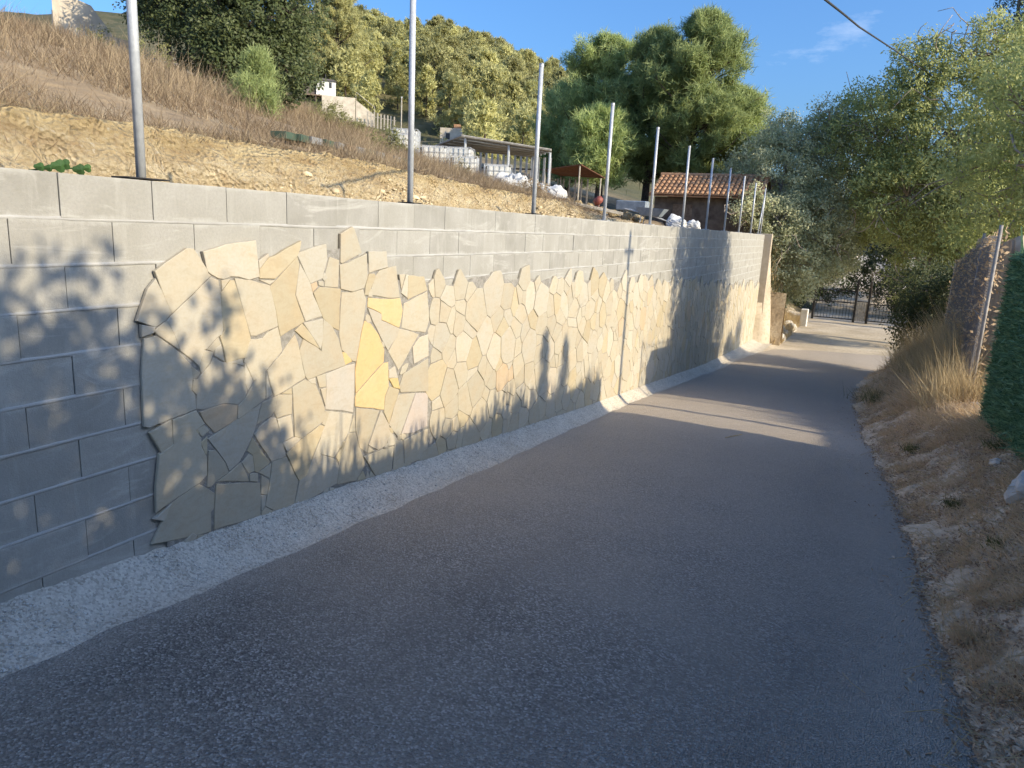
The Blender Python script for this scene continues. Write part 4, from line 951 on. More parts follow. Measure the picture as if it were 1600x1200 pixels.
spots = [(0.35, 29.2, .34), (0.75, 30.6, .30), (0.2, 31.4, .42), (0.7, 32.6, .30), (0.35, 34, .38), (0.8, 35.4, .3), (0.5, 36.8, .33), (-.2, 30.2, .36), (-.3, 32.4, .4)]
bl = ['first pale boulder of the rubble bank, right beside the pilaster', 'second boulder along the rubble bank by the drive', 'third boulder along the rubble bank by the drive', 'fourth boulder along the rubble bank by the drive', 'fifth boulder along the rubble bank by the drive', 'boulder near the concrete pier, half in weeds', 'last boulder before the concrete pier', 'upper boulder on the rubble bank behind the pilaster', 'highest boulder on the rubble bank under the olive']
for k, (x, y, s) in enumerate(spots):
    o = link(bpy.data.objects.new('boulder', rocks[k % 4])); o.location = (x, y, float(ground_right(np.array([x]), np.array([y]))[0]) + s * 0.25); o.scale = (s,) * 3; o.rotation_euler = (0.2 * k, 0.1, k * 1.7); tag(o, bl[k], 'boulder', 'boulders of the rubble bank')
o = link(bpy.data.objects.new('white_rock', rock_mesh('white_rock', 0.16, 9.1, M['rock'], (1.0, 0.8, 0.85), 3))); o.location = (4.72, 6.45, hz(4.72, 6.45) + 0.09); o.rotation_euler = (0.3, -0.2, 0.5); tag(o, 'pale angular rock lying in the dry verge at the right', 'rock')
for k, (x, y, s, lab) in enumerate(((5.0, 11.3, .10, 'small pale stone at the foot of the hedge screen end'), (4.7, 7.7, .07, 'fist-sized grey stone behind the pale rock'), (4.45, 4.3, .05, 'small white stone in the near leaf litter'), (5.02, 12.2, .09, 'pale stone in the straw below the mesh fence'))):
    o = link(bpy.data.objects.new('stone', rocks[k % 4])); o.location = (x, y, hz(x, y) + s * 0.5); o.scale = (s,) * 3; o.rotation_euler = (k, .3, k * 2); tag(o, lab, 'stone')

# ---------------------------------------------------------------- yard behind the wall
def th(x, y): return float(uphill(np.array([x]), np.array([y]))[0])
# tiled outbuilding
hb = empty('tiled_outbuilding', (-2.75, 30.9, -0.4)); tag(hb, 'low outbuilding with an orange tiled roof under the pines', 'building')
w2 = 2.25; Z0, Z1 = 1.93, 2.80
m = MB(); m.cbox((0, 1.0, 0.6), (2 * w2 - 0.3, 2.6, 2.55), 0.02); m.build('wall', M['dark_wall'], hb)
m = MB(); m.add([(-w2, -0.7, Z0), (w2, -0.7, Z0), (w2, 1.0, Z1), (-w2, 1.0, Z1), (-w2, 2.7, Z0), (w2, 2.7, Z0), (-w2, -0.7, Z0 - .06), (w2, -0.7, Z0 - .06)], [(0, 1, 2, 3), (3, 2, 5, 4), (6, 7, 1, 0)]); roof = m.build('roof', M['roof_tile'], hb)
nc = 22
for q in range(nc):
    x = -w2 + (q + 0.5) * 2 * w2 / nc; vs = []; fs = []; a = Vector((x, -0.78, Z0 + .0)); b_ = Vector((x, 1.0, Z1 + .02)); rows = 6
    for r_ in range(rows):
        p0 = a + (b_ - a) * (r_ / rows); p1 = a + (b_ - a) * ((r_ + 1) / rows); base_i = len(vs)
        for pp, rad, lift in ((p0, 0.092, 0.035), (p1, 0.074, 0.0)):
            for s_ in range(6): t = math.pi * s_ / 5; vs.append((pp.x + rad * math.cos(t), pp.y, pp.z + rad * math.sin(t) * 0.95 + lift))
        for s_ in range(5): fs.append((base_i + s_, base_i + s_ + 1, base_i + 7 + s_, base_i + 6 + s_))
        fs.append(tuple(base_i + s_ for s_ in range(6)))
    m = MB(); m.add(vs, fs); m.build('tile_column', M['roof_tile'], roof)
m = MB(); m.tube([(-w2, 1.0, Z1 + .05), (w2, 1.0, Z1 + .05)], 0.1, 8); m.build('ridge', M['roof_tile'], roof)
m = MB(); m.cbox((-.9, -.305, 0.75), (0.8, 0.03, 1.7), 0.01); m.build('door', M['old_wood'], hb)

# open shed with slatted side
sh = empty('open_shed', (-10.7, 28.6, 1.35)); tag(sh, 'open steel shed with a thin sheet roof and slatted side', 'shed')
RZ = [(-4.0, 0.4, 1.92), (-1.6, -1.3, 2.16), (2.15, -0.6, 1.68), (0.2, 1.9, 1.70)]
m = MB(); m.add([(x, y, z) for x, y, z in RZ] + [(x, y, z - 0.035) for x, y, z in RZ], [(0, 1, 2, 3), (7, 6, 5, 4), (0, 4, 5, 1), (1, 5, 6, 2), (2, 6, 7, 3), (3, 7, 4, 0)]); m.build('roof_sheet', M['sheet'], sh)
for k in range(5):
    t = (k + .5) / 5; a = Vector(RZ[0]).lerp(Vector(RZ[1]), t); b_ = Vector(RZ[3]).lerp(Vector(RZ[2]), t); m = MB(); m.tube([a - Vector((0, 0, .07)), b_ - Vector((0, 0, .07))], 0.03, 5); m.build('purlin', M['galv'], sh)
m = MB(); m.tube([Vector(RZ[0]) + Vector((0, -.03, .0)), Vector(RZ[1]) + Vector((0, -.03, .0)), Vector(RZ[2]) + Vector((0, -.03, 0))], 0.05, 6); m.build('edge_beam', M['grey_wood'], sh)
for x, y, z in ((-1.5, -1.2, 2.1), (0.35, -.85, 1.85), (2.05, -.5, 1.6), (-3.8, .4, 1.85), (0.2, 1.8, 1.62)):
    m = MB(); m.tube([(x, y, -0.6), (x, y, z)], 0.055, 8); m.build('post', M['galv'], sh)
for k in range(13):
    t = k / 12; x, y = -1.0 + 2.95 * t, -0.85 + .55 * t; m = MB(); m.cbox((x, y + .12, 0.62), (0.10, 0.02, 1.9 - .3 * t), 0.004); m.build('slat', M['sheet'], sh)
for z in (0.25, 0.95):
    m = MB(); m.tube([(-1.1, -.70, z), (2.0, -.14, z)], 0.035, 5); m.build('rail', M['dark_iron'], sh)
# second shed roof, rusty, in the dark under the pines
s2 = empty('rusty_shelter', (-8.7, 30.6, 1.05), 0, .8); tag(s2, 'low shelter with a rusty reddish roof right of the steel shed', 'shelter')
m = MB(); m.add([(-1.3, -.8, 1.75), (0.9, -.8, 2.05), (1.7, .9, 1.5), (-1.0, 1.0, 1.6), (-1.3, -.8, 1.70), (0.9, -.8, 2.0), (1.7, .9, 1.45), (-1.0, 1.0, 1.55)], [(0, 1, 2, 3), (7, 6, 5, 4), (0, 4, 5, 1), (1, 5, 6, 2), (2, 6, 7, 3), (3, 7, 4, 0)]); m.build('roof_sheet', M['rust'], s2)
for x, y, z in ((-1.2, -.7, 1.7), (0.8, -.7, 2.0), (1.5, .8, 1.45), (-.9, .9, 1.5)):
    m = MB(); m.tube([(x, y, -0.5), (x, y, z)], 0.045, 6); m.build('post', M['grey_wood'], s2)
for k in range(6): m = MB(); m.cbox((-1.1 + k * .36, .95, .6), (0.09, .02, 1.6), 0.003); m.build('slat', M['grey_wood'], s2)

# caged liquid tanks
def make_ibc():
    e = empty('caged_tank', (0, 0, 0)); m = MB(); m.cbox((0, 0, 0.62), (1.06, 0.92, 0.94), 0.07); tk = m.build('tank', M['tank'], e, True)
    m = MB(); m.tube([(0, 0, 1.08), (0, 0, 1.16)], 0.11, 10); m.build('lid', M['dark_iron'], tk)
    m = MB(); m.cbox((0, 0, 0.07), (1.2, 1.0, 0.12), 0.01); m.build('pallet', M['grey_wood'], e)
    for z in (0.2, 0.42, 0.64, 0.86, 1.1):
        m = MB(); m.tube([(-.58, -.5, z), (.58, -.5, z), (.58, .5, z), (-.58, .5, z), (-.58, -.5, z)], 0.012, 5); m.build('cage_ring', M['galv'], e)
    for k in range(6):
        for s_ in (-1, 1):
            m = MB(); x = -.58 + 1.16 * k / 5; m.tube([(x, s_ * .5, .14), (x, s_ * .5, 1.1)], 0.012, 5); m.build('cage_bar', M['galv'], e)
    for k in range(1, 4):
        for s_ in (-1, 1):
            m = MB(); y = -.5 + k * .25; m.tube([(s_ * .58, y, .14), (s_ * .58, y, 1.1)], 0.012, 5); m.build('cage_bar', M['galv'], e)
    return e
ibc0 = make_ibc()
for k, (x, y, rz, dz, lab) in enumerate(((-12.45, 25.4, .42, 0, 'white caged liquid tank at the left end of the front row'), (-11.25, 25.7, .42, 0, 'white caged liquid tank in the middle of the front row'), (-9.95, 26.1, .45, 0, 'white caged liquid tank at the right end of the front row'), (-13.75, 25.2, .42, -.05, 'half empty caged tank far left among the dry weeds'), (-12.2, 27.0, .3, .28, 'caged tank standing highest behind the front row'), (-14.6, 26.6, .45, .1, 'caged tank at the back left, above the half empty one'))):
    o = ibc0 if k == 0 else copy_tree(ibc0); o.location = (x, y, th(x, y) + dz - .02); o.rotation_euler = (0, 0, rz); o.scale = (0.92,) * 3; tag(o, lab, 'tank', 'caged tanks beside the shed')
# bulk sacks
for k, (x, y, s, lab) in enumerate(((-9.15, 25.0, .42, 'slumped white bulk sack at the left of the pile'), (-8.55, 25.2, .50, 'tall white bulk sack in the middle of the pile'), (-7.95, 25.4, .40, 'crumpled white bulk sack right of the tallest one'), (-7.4, 25.7, .42, 'white bulk sack at the right end of the pile'), (-8.8, 24.5, .32, 'flat white sack lying in front of the pile'), (-7.8, 26.1, .45, 'white bulk sack at the back of the pile'), (-6.8, 25.3, .2, 'small scrap of white sack right of the pile'))):
    o = link(bpy.data.objects.new('bulk_sack', sack_mesh('bulk_sack', s, 20 + 3 * k))); o.location = (x, y, th(x, y) + s * .5); o.rotation_euler = (.1, .1, k); tag(o, lab, 'sack', 'white bulk sacks in the yard')
# sandbag-like retaining stones, beam, odds and ends
for k in range(7):
    x, y = -6.2 + k * .36, 23.9 + .28 * k; s = .24
    o = link(bpy.data.objects.new('retaining_stone', brocks[(k + 1) % 4])); o.location = (x, y, th(x, y) + .12); o.scale = (s, s, s * .9); o.rotation_euler = (0, 0, k); tag(o, ['first', 'second', 'third', 'fourth', 'fifth', 'sixth', 'last'][k] + ' rounded stone from the left in the row edging the yard', 'stone', 'stones edging the yard')
m = MB(); m.cbox((0, 0, 0), (3.0, .10, .09), .01); o = m.build('timber_beam', M['grey_wood']); o.location = (-4.6, 20.6, .72); o.rotation_euler = (0, .15, .45); tag(o, 'grey timber beam lying over the end of the earth bank', 'beam')
rm = empty('red_machine', (-6.1, 27.0, th(-6.1, 27.0) + .02), 0, .6); tag(rm, 'small red concrete mixer under the pines', 'mixer')
m = MB(); m.tube([(-.2, 0, .55), (-.05, 0, .62), (.15, 0, .78), (.28, 0, .90)], [.16, .27, .25, .15], 12); m.build('drum', M['red'], rm, True)
for a in (-.3, .3): m = MB(); m.tube([(a, -.25, 0), (0, 0, .6), (a, .25, 0)], .022, 6); m.build('leg', M['red'], rm)
m = MB(); m.tube([(-.4, -.3, .12), (-.4, -.25, .12)], .13, 12); m.build('wheel', M['dark_iron'], rm)
tr = empty('steel_trough', (-4.7, 27.0, th(-4.7, 27.0))); tag(tr, 'pale rectangular water trough in the shade behind the wall', 'trough')
m = MB(); m.cbox((0, 0, .52), (1.15, .5, .36), .03); m.build('basin', M['blue_grey'], tr)
for sx in (-.45, .45):
    for sy in (-.18, .18): m = MB(); m.tube([(sx, sy, 0), (sx, sy, .36)], .025, 6); m.build('leg', M['dark_iron'], tr)
bk = empty('wheelbarrow', (-3.4, 25.0, th(-3.4, 25.0))); tag(bk, 'blue-grey wheelbarrow parked behind the wall', 'wheelbarrow')
m = MB(); m.add([(-.35, -.25, .35), (.3, -.22, .32), (.3, .22, .32), (-.35, .25, .35), (-.5, -.33, .62), (.5, -.33, .58), (.5, .33, .58), (-.5, .33, .62)], [(3, 2, 1, 0), (0, 1, 5, 4), (1, 2, 6, 5), (2, 3, 7, 6), (3, 0, 4, 7)]); m.build('tray', M['blue_grey'], bk)
for s_ in (-1, 1): m = MB(); m.tube([(.6, s_ * .06, .18), (.1, s_ * .2, .33), (-.9, s_ * .28, .55)], .018, 6); m.build('handle', M['galv'], bk); m = MB(); m.tube([(-.3, s_ * .22, .38), (-.35, s_ * .24, 0)], .018, 6); m.build('leg', M['galv'], bk)
m = MB(); m.tube([(.6, -.04, .18), (.6, .04, .18)], .18, 14); m.build('wheel', M['dark_iron'], bk)
o = link(bpy.data.objects.new('rubble_sack', sack_mesh('rubble_sack', .26, 77))); o.location = (-2.2, 23.6, .30); tag(o, 'pale blue-white sack lying just behind the wall top', 'sack')
o = link(bpy.data.objects.new('rubble_sack', sack_mesh('rubble_sack', .2, 81))); o.location = (-1.8, 24.2, .27); tag(o, 'smaller crumpled white sack beside the pale blue-white one', 'sack')

# ---------------------------------------------------------------- buildings on the left slope
hut = empty('stilt_hut', (-52.4, 66.6, 11.7)); tag(hut, 'small white hut raised on dark stilts beside the carob tree', 'hut'); hut.rotation_euler = (0, 0, .75); hut.scale = (1.35,) * 3
m = MB(); m.cbox((0.1, 0, 1.35), (1.55, 1.3, 1.15), .02); m.build('wall', M['white_wash'], hut)
m = MB(); m.cbox((-1.15, .1, 1.2), (.95, 1.2, 1.0), .02); m.build('side_room', M['dark_wall'], hut)
m = MB(); m.add([(-.75, -.78, 1.9), (.98, -.78, 1.9), (.98, .78, 1.9), (-.75, .78, 1.9), (-.4, 0, 2.2), (.7, 0, 2.15)], [(0, 1, 5, 4), (1, 2, 5), (2, 3, 4, 5), (3, 0, 4), (3, 2, 1, 0)]); rf = m.build('roof', M['dark_wall'], hut)
m = MB(); m.tube([(.1, 0, 2.1), (.1, 0, 2.5)], .05, 6); m.build('chimney', M['dark_iron'], rf)
for x in (-.3, .45): m = MB(); m.cbox((x, -.655, 1.6), (.2, .03, .42), .005); m.build('window', M['glass_dark'], hut)
for x, y in ((-1.5, -.4), (-.7, -.55), (.75, -.5), (-1.5, .6), (.75, .5), (-.65, .5)): m = MB(); m.tube([(x, y, -.5), (x, y, .82)], .07, 6); m.build('stilt', M['bark'], hut)
m = MB(); m.cbox((-.3, 0, .75), (2.7, 1.4, .1), .01); m.build('platform', M['old_wood'], hut)
rw = empty('terrace_wall', (-48.6, 64.8, 10.3)); tag(rw, 'beige rendered terrace wall with a railed stair below the hut', 'wall'); rw.rotation_euler = (0, 0, .7); rw.scale = (1.5, 1, 1.35)
m = MB(); m.cbox((-.2, 0, .55), (2.3, .3, 1.9), .02); m.build('wall', M['plaster'], rw)
m = MB(); m.add([(1.0, -.16, -.5), (2.3, -.16, -.5), (2.3, -.16, .35), (1.0, -.16, 1.35), (1.0, .9, -.5), (2.3, .9, -.5), (2.3, .9, .35), (1.0, .9, 1.35)], [(0, 1, 2, 3), (7, 6, 5, 4), (3, 2, 6, 7), (1, 5, 6, 2), (0, 3, 7, 4)]); m.build('stair_flank', M['plaster'], rw)
m = MB(); m.tube([(1.0, -.1, 1.35), (1.0, -.1, 1.95), (2.3, -.1, .95), (2.3, -.1, .35)], .025, 5); m.build('handrail', M['grey_wood'], rw)
rg = empty('picket_fence', (-45.8, 65.6, 9.6), .5, 1.7); tag(rg, 'short weathered picket fence right of the terrace wall', 'fence')
for k in range(9): m = MB(); m.cbox((k * .2, k * .06, .35 - .02 * k), (.09, .03, .9), .004); m.build('picket', M['grey_wood'], rg)
m = MB(); m.tube([(-.05, .04, .55), (1.7, .55, .4)], .02, 4); m.build('rail', M['grey_wood'], rg)
up = empty('wooden_pole', (-42.7, 67.3, 9.5), 0, 1.6); tag(up, 'thin pale pole standing at the edge of the hillside', 'pole')
m = MB(); m.tube([(0, 0, -.3), (0, 0, 1.9)], .045, 7); m.build('shaft', M['grey_wood'], up); m = MB(); m.tube([(0, 0, 1.88), (0, 0, 1.95)], .055, 7); m.build('cap', M['galv'], up)
ru = empty('ruined_house', (-20.6, 17.2, 4.6)); tag(ru, 'crumbling beige stone house wall at the top left under a pine', 'ruin'); ru.rotation_euler = (0, 0, 1.0)
m = MB(); m.add([(-1.2, 0, -.6), (1.5, 0, -.6), (1.5, 0, .5), (.9, 0, .85), (.5, 0, .9), (-.1, 0, 1.75), (-.6, 0, 1.9), (-1.2, 0, 2.1), (-1.2, .35, -.6), (1.5, .35, -.6), (1.5, .35, .5), (.9, .35, .85), (.5, .35, .9), (-.1, .35, 1.75), (-.6, .35, 1.9), (-1.2, .35, 2.1)], [tuple(range(7, -1, -1))[::-1], tuple(range(15, 7, -1)), *[(k, (k + 1) % 8, 8 + (k + 1) % 8, 8 + k) for k in range(8)]]); m.build('wall', M['plaster'], ru)
m = MB(); m.cbox((-1.05, 1.2, .4), (.35, 2.2, 2.2), .05); m.build('side_wall', M['plaster'], ru); m = MB(); m.cbox((.1, -.012, .25), (.45, .03, .7), .01); m.build('opening', M['glass_dark'], ru)
ww = MB(); ww.cbox((0, 0, 0), (2.4, .3, 1.0), .04); o = ww.build('white_wall', M['white_wash']); o.location = (-18.3, 18.6, 4.4); o.rotation_euler = (0, 0, .35); tag(o, 'low whitewashed wall half hidden left of the carob trunk', 'wall')
lh = empty('brick_hut', (-36.0, 66.4, 7.8), .5); tag(lh, 'tiny ochre hut at the foot of the wooded hill', 'hut')
m = MB(); m.cbox((0, 0, .6), (2.2, 1.6, 1.6), .02); m.build('wall', M['plaster'], lh); m = MB(); m.cbox((.6, -.1, 1.6), (.7, .6, .5), .02); m.build('chimney', M['roof_tile'], lh); m = MB(); m.cbox((-.3, -.812, .6), (.4, .03, .6), .01); m.build('window', M['glass_dark'], lh)
# crates along the top of the bank
cn = ['green', 'green', 'grey', 'green', 'grey', 'brown', 'grey', 'green', 'grey', 'brown', 'grey', 'green']
for k in range(12):
    y = 8.3 + k * .34; x = -4.35 - .05 * k; e = empty('crate', (x, y, th(x, y) + .0), .25 + .1 * math.sin(k * 2.1)); tag(e, ['first', 'second', 'third', 'fourth', 'fifth', 'sixth', 'seventh', 'eighth', 'ninth', 'tenth', 'eleventh', 'last'][k] + ' low ' + cn[k] + ' crate from the left along the bank top', 'crate', 'crates along the bank top')
    m = MB(); 
    for c_, d_ in (((-.11, 0, .05), (.02, .3, .1)), ((.11, 0, .05), (.02, .3, .1)), ((0, -.14, .05), (.2, .02, .1)), ((0, .14, .05), (.2, .02, .1))): m.cbox(c_, d_, .003)
    m.build('side', M['crate_' + cn[k]], e); m = MB(); m.cbox((0, 0, .012), (.2, .26, .02), .002); m.build('bottom', M['crate_' + cn[k]], e)
# creeper on the wall top near the first post
cr_ = empty('creeper_plant', (-0.16, 2.25, ZT)); tag(cr_, 'small creeper with round green leaves peeping over the wall top', 'plant')
for k, (y, z, s) in enumerate(((-.09, .018, .022), (.0, .03, .034), (.03, .04, .028), (.10, .022, .03), (.14, .032, .022), (-.05, .016, .018))):
    vs = [(0.03 + .01 * math.cos(t), y + s * (0.55 + .45 * abs(math.sin(1.5 * t))) * math.cos(t), z + s * (0.55 + .45 * abs(math.sin(1.5 * t))) * math.sin(t)) for t in np.linspace(0, 2 * math.pi, 14, endpoint=False)]
    m = MB(); m.add([(0.045, y, z)] + vs, [(0, 1 + q, 1 + (q + 1) % 14) for q in range(14)]); m.build('leaf', M['fig'], cr_, tint=(.5 if k != 4 else 1,) * 3)
m = MB(); m.tube([(0, -.12, 0), (.02, 0, .02), (.02, .14, .03)], .004, 5); m.build('stem', M['fig'], cr_, tint=(.2, .2, .2))

# overhead cable and the pole that carries it
pl = empty('utility_pole', (8.3, 10.5, -1.9)); tag(pl, 'slim utility pole in the garden beyond the hedge screen', 'pole')
m = MB(); m.tube([(0, 0, -.4), (0, 0, 5.6)], [.07, .055], 10); m.build('shaft', M['grey_wood'], pl, True)
m = MB(); m.cbox((0, 0, 5.3), (.06, .5, .06), .005); m.build('crossarm', M['grey_wood'], pl)
CAB = [(1.95, 7.0, 2.55), (2.02, 10.0, 3.27), (2.18, 14.0, 3.93), (2.31, 17.0, 4.48), (2.5, 20.0, 4.97), (3.38, 26.0, 5.71), (4.6, 33, 6.4), (6.5, 44, 7.2)]
m = MB(); m.tube(CAB, .022, 6); o = m.build('overhead_cable', M['cable'], None, True); tag(o, 'black twisted overhead cable running into the trees at top right', 'cable')

# ---------------------------------------------------------------- ground cover
def blades(P, h, wd, g, lean=0.35, t=None):
    n = len(P); d = unit(np.c_[g.normal(size=(n, 2)) * lean, np.ones(n)]); w = unit(np.cross(d, g.normal(size=(n, 3)))); L = h[:, None]; W_ = wd[:, None] if hasattr(wd, '__len__') else wd
    bend = np.c_[g.normal(size=(n, 2)) * 0.25, np.zeros(n)] * L
    V = np.stack([P - w * W_ * .5, P + w * W_ * .5, P + d * L + bend], 1).reshape(-1, 3); t = g.random(n) if t is None else t
    return V, np.arange(n * 3).reshape(-1, 3), np.repeat(np.clip(t, 0, 1), 3)[:, None].repeat(3, 1)
def nz(X, Y, sc, seed): return np.array([fbm((a, b, 0), sc, seed, 3) for a, b in zip(X, Y)])
g = np.random.default_rng(77)
n = 190000; X = -3.42 - 19 * g.random(n) ** 1.6; Y = g.uniform(2, 34, n); cl = nz(X, Y, 0.55, 3)
keep = (cl > -0.18 - 0.25 * g.random(n)) & ~((X > -9.5) & (Y > 24)) & ~((X > -5) & (Y > 19)); X, Y, cl = X[keep], Y[keep], cl[keep]
Z = uphill(X, Y) - 0.02; h = g.uniform(.10, .30, len(X)) * (1 + 0.9 * np.clip(cl, -.3, .8)) * (0.55 + 0.45 * sstep(3.4, 6.0, -X))
V, F, T = blades(np.c_[X, Y, Z], h * g.uniform(.6, 2.0, len(X)), 0.005 + 0.0009 * np.abs(X), g, 0.5, 0.35 + 0.5 * cl + 0.35 * g.normal(size=len(X)))
o = mesh_np('slope_grass', V, F, M['dry_grass'], None, T); tag(o, 'dry tan and brown grass covering the slope above the bank', 'grass', kind='stuff')
# straggling roots and dead stems on the face of the bank
n = 2600; Y = g.uniform(0.5, 19, n); X = -3.05 - .4 * g.random(n); Z = uphill(X, Y) + 0.03; far = np.clip((Y - 11) / 6, 0, 1); k = g.random(n) < 0.2 + 0.8 * far
V, F, T = blades(np.c_[X + .12, Y, Z][k], (g.uniform(.05, .16, n) + .22 * far * g.random(n))[k], .010, g, 1.3)
o = mesh_np('bank_weeds', V, F, M['dry_grass'], None, T); tag(o, 'dead weeds and roots straggling down the face of the earth bank', 'weeds', kind='stuff')
# scattered lumps of marl at the foot of the bank
def scatter_rocks(name, P, s, tint, mat, g):
    ico = np.array([(0, 0, 1), (.9, 0, .45), (.28, .85, .45), (-.72, .53, .45), (-.72, -.53, .45), (.28, -.85, .45), (.72, .53, -.3), (-.28, .85, -.3), (-.9, 0, -.3), (-.28, -.85, -.3), (.72, -.53, -.3)]) * np.array([1, 1, .75])
    fc = [(0, 1, 2), (0, 2, 3), (0, 3, 4), (0, 4, 5), (0, 5, 1), (1, 6, 2), (2, 6, 7), (2, 7, 3), (3, 7, 8), (3, 8, 4), (4, 8, 9), (4, 9, 5), (5, 9, 10), (5, 10, 1), (1, 10, 6)]
    n = len(P); a = g.uniform(0, 6.28, n); ca, sa = np.cos(a), np.sin(a); J = ico[None] * (1 + g.normal(size=(n, 11, 1)) * .22) * np.stack([g.uniform(.7, 1.3, n), g.uniform(.7, 1.3, n), g.uniform(.6, 1.1, n)], -1)[:, None]
    V = np.stack([J[..., 0] * ca[:, None] - J[..., 1] * sa[:, None], J[..., 0] * sa[:, None] + J[..., 1] * ca[:, None], J[..., 2]], -1) * s[:, None, None] + P[:, None]
    F = (np.array(fc)[None] + (np.arange(n) * 11)[:, None, None]).reshape(-1, 3); return mesh_np(name, V.reshape(-1, 3), F, mat, None, np.repeat(tint, 11, 0))
n = 3000; Y = g.uniform(0, 19, n); X = -3.1 + np.abs(g.normal(size=n)) * .4; X = np.minimum(X, -.3); s = g.uniform(.012, .03, n) + .05 * (g.random(n) > .96)
tt = np.array([.60, .48, .30])[None] * g.uniform(.75, 1.2, (n, 1)); o = scatter_rocks('bank_rubble', np.c_[X, Y, uphill(X, Y) + s * .4], s, tt, M['pebble'], g); tag(o, 'crumbled yellow marl lumps at the foot of the bank', 'rubble', kind='stuff')
# limestone gravel on the shoulder: coarse near the wall, thin by the asphalt
n = 9000; Y = 0.6 + 16 * g.random(n) ** 1.7; X = 0.02 + 0.33 * g.random(n) ** 1.4; s = g.uniform(.0025, .0055, n) * (1 + .8 * (g.random(n) > .9))
k = nz(X, Y, 2.0, 9) > -0.25 * g.random(n); X, Y, s = X[k], Y[k], s[k]; tt = np.array([.62, .59, .53])[None] * g.uniform(.55, 1.2, (len(X), 1))
o = scatter_rocks('shoulder_gravel', np.c_[X, Y, z_gravel(X, Y) + s * .3], s, tt, M['pebble'], g); tag(o, 'pale limestone chippings heaped along the foot of the wall', 'gravel', kind='stuff')
# grit on the asphalt
n = 1500; Y = 1 + 20 * g.random(n) ** 1.6; X = g.uniform(.4, 4.0, n); s = g.uniform(.002, .005, n); X = np.where(g.random(n) < .45, .42 + np.abs(g.normal(size=n)) * .18, X)
o = scatter_rocks('road_grit', np.c_[X, Y, z_road(Y) + .03 * np.sin(np.pi * np.clip((X - .35) / 3.7, 0, 1)) + .004], s, np.array([.5, .47, .42])[None] * g.uniform(.5, 1.3, (n, 1)), M['pebble'], g); tag(o, 'loose pale grit scattered over the asphalt', 'grit', kind='stuff')
# verge: dry grass, straw, leaf litter, twigs
n = 80000; Y = 1.5 + 21.5 * g.random(n) ** 1.25; e = verge_edge(Y); X = e + 0.06 + (1.5 + .05 * Y) * g.random(n) ** 0.8; cl = nz(X, Y, 1.3, 5)
k = (cl > -0.35 * g.random(n)) & (X - e > .22 * g.random(n)) ; X, Y, cl = X[k], Y[k], cl[k]; e = verge_edge(Y)
h = (g.uniform(.03, .15, len(X)) + .18 * np.clip(cl, 0, 1)) * (0.35 + sstep(0, 1.0, X - e)) * (1 + .5 * sstep(10, 13, Y))
V, F, T = blades(np.c_[X, Y, z_verge(X, Y) - .005], h, 0.0045 + .0005 * Y, g, 2.0, .35 + .4 * cl + .3 * g.normal(size=len(X)))
o = mesh_np('verge_grass', V, F, M['verge_grass'], None, T); tag(o, 'matted brown dry grass on the right verge', 'grass', kind='stuff')
n = 26000; Y = g.uniform(11.2, 22.5, n); X = 4.3 + 1.9 * g.random(n) ** .7; cl = nz(X, Y, 1.1, 15); k = cl > -.2; X, Y, cl = X[k], Y[k], cl[k]
V, F, T = blades(np.c_[X, Y, z_verge(X, Y)], g.uniform(.25, 1.0, len(X)) * (1 + cl) * (.4 + .6 * sstep(4.3, 5.2, X)), .010, g, .4, .5 + .5 * cl + .25 * g.normal(size=len(X)))
o = mesh_np('tall_straw', V, F, M['straw'], None, T); tag(o, 'tall golden straw in the sun below the mesh fence', 'grass', kind='stuff')
n = 7000; Y = g.uniform(28.6, 42, n); X = -1.5 + 2.5 * g.random(n); V, F, T = blades(np.c_[X, Y, ground_right(X, Y)], g.uniform(.15, .6, n), .014, g, .4); k = slice(None)
o = mesh_np('rubble_straw', V, F, M['straw'], None, T); tag(o, 'pale straw growing over the rubble bank past the wall', 'grass', kind='stuff')
n = 90000; Y = 1.6 + 17 * g.random(n) ** 1.4; e = verge_edge(Y); X = e - .02 + 1.25 * g.random(n) ** .9; X = X + np.where(g.random(n) < .05, -.35 * g.random(n), 0)
C = np.c_[X, Y, np.where(X < e, z_road(Y) + .012, z_verge(X, Y) + .012)]; d = unit(np.c_[g.normal(size=(n, 2)), g.normal(size=n) * .3]); w = unit(np.cross(d, np.c_[g.normal(size=(n, 2)) * .5, np.ones(n)])); L = g.uniform(.012, .042, n)[:, None]
V = np.stack([C, C + d * L * .5 + w * L * .2, C + d * L, C + d * L * .5 - w * L * .2], 1).reshape(-1, 3); t = np.where(g.random(n) < .18, .6 + .4 * g.random(n), .45 * g.random(n)); T = np.repeat(t, 4)[:, None].repeat(3, 1)
o = mesh_np('leaf_litter', V, np.arange(n * 4).reshape(-1, 4), M['litter'], None, T); tag(o, 'brown fallen leaves and bark along the right road edge', 'leaf litter', kind='stuff')
n = 1800; Y = 1.6 + 14 * g.random(n) ** 1.3; e = verge_edge(Y); X = e + .05 + 1.1 * g.random(n); m = MB()
for x, y in zip(X, Y):
    a = g.uniform(0, 6.28); L = g.uniform(.06, .28); z = hz(x, y) + .07; m.tube([(x, y, z), (x + math.cos(a) * L * .5, y + math.sin(a) * L * .5, z + g.uniform(.0, .05)), (x + math.cos(a + .3) * L, y + math.sin(a + .3) * L, z)], .0022, 3, False)
o = m.build('dead_twigs', M['straw'], None, tint=(.8, .8, .8)); tag(o, 'thin dead twigs lying in the verge', 'twigs', kind='stuff')
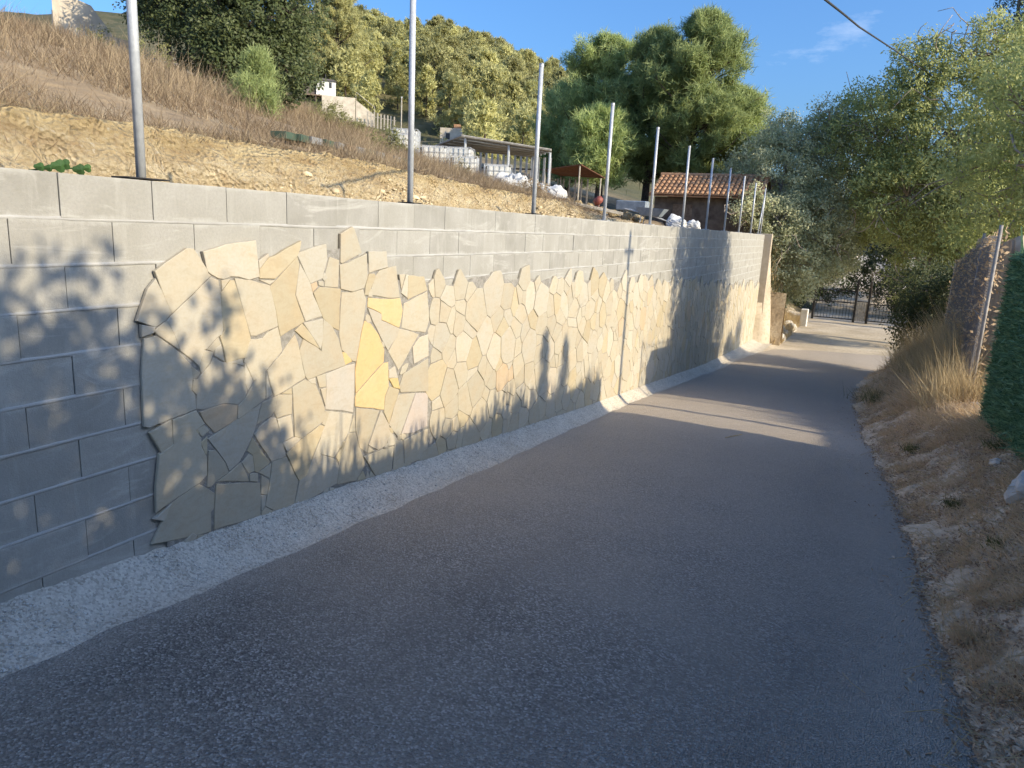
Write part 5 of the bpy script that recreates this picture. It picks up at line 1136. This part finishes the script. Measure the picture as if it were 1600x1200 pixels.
# tufts of dead grass standing in the matted verge
k = 210; Yc = 2.2 + 10.5 * g.random(k) ** 1.2; Xc = verge_edge(Yc) + .12 + .95 * g.random(k); n = k * 70; ci = np.repeat(np.arange(k), 70); sz = g.uniform(.07, .24, k)
X = Xc[ci] + g.normal(size=n) * .035; Y = Yc[ci] + g.normal(size=n) * .035
V, F, T = blades(np.c_[X, Y, z_verge(X, Y) - .01], sz[ci] * g.uniform(.4, 1.1, n), .0045, g, .75, .3 + .7 * g.random(k)[ci] * g.random(n))
o = mesh_np('verge_tufts', V, F, M['verge_grass'], None, T); tag(o, 'standing tufts of dead grass dotted over the right verge', 'grass', kind='stuff')
# green weeds on the verge
wl = ['small green weed at the road edge, nearest to the camera', 'green weed tuft by the road edge in front of the hedge screen end', 'feathery green plant where the road bends', 'low green weed between the pale rock and the road', 'green weed at the foot of the hedge screen', 'grey-green weed in the straw by the mesh fence']
for k, (x, y, s) in enumerate(((4.35, 6.9, .10), (4.2, 9.6, .14), (3.95, 14.6, .42), (4.45, 5.6, .09), (4.8, 8.2, .14), (4.7, 16.0, .35))):
    e = empty('weed', (x, y, hz(x, y) + .04)); tag(e, wl[k], 'weed', 'green weeds on the verge'); n = 260
    P = np.c_[g.normal(size=(n, 2)) * s * .45, np.zeros(n)]; V, F, T = blades(P, g.uniform(.4, 1.0, n) * s, .008, g, .7); mesh_np('blades', V, F, M['green_shrub'], e, T)
    m = MB(); m.tube([(0, 0, -.03), (0.01, 0, s * .5)], .004, 4); m.build('stem', M['green_shrub'], e, tint=(.3, .3, .3))
# shrubs in the dry slope
sl = ['grey-green shrub left of the carob trunk', 'low shrub under the ruined house', 'green bush below the stilt hut', 'bushy weed right of the stilt hut bush', 'scrubby bush above the crates', 'dead brown bush at the end of the bank', 'pale scrub bush in front of the caged tanks', 'small bush under the carob crown', 'thorny bush behind the wooden pole', 'grey bush right of the carob crown']
for k, (x, y, s) in enumerate(((-13.6, 13.6, .55), (-17.0, 14.6, .6), (-15.6, 22.6, .55), (-14.6, 22.8, .5), (-7.4, 15.2, .5), (-4.9, 18.2, .35), (-10.6, 24.2, .45), (-11.4, 14.6, .5), (-20, 37.5, .9), (-12.9, 19.6, .5))):
    z = th(x, y); broad_tree('shrub', sl[k], 'shrub', (x, y, z), (x, y, z + s * .4), [(x, y, z + s * .6, s), (x + s * .7, y, z + s * .4, s * .7)], M['dry_grass'] if k in (5,) else M['green_shrub'], M['bark'], 70, 22, .07, .35, 200 + k, .03, 8, (.08, .2), .3, 'shrubs on the dry slope')
# wide straw tufts on the upper bank edge
# fallen stick on the road
m = MB(); m.tube([(2.05, 9.35, float(z_road(9.35)) + .04), (2.2, 9.75, float(z_road(9.75)) + .045)], .006, 5); o = m.build('stick', M['straw'], None, tint=(.9, .9, .9)); tag(o, 'thin pale stick lying on the middle of the lane', 'stick')
m = MB(); m.tube([(3.52, 3.55, float(z_road(3.55)) + .03), (3.56, 3.47, float(z_road(3.5)) + .032), (3.62, 3.41, float(z_road(3.42)) + .03)], .0016, 4); o = m.build('grass_stem', M['straw'], None, tint=(.9, .9, .9)); tag(o, 'single dry grass stem on the asphalt near the right edge', 'stem')
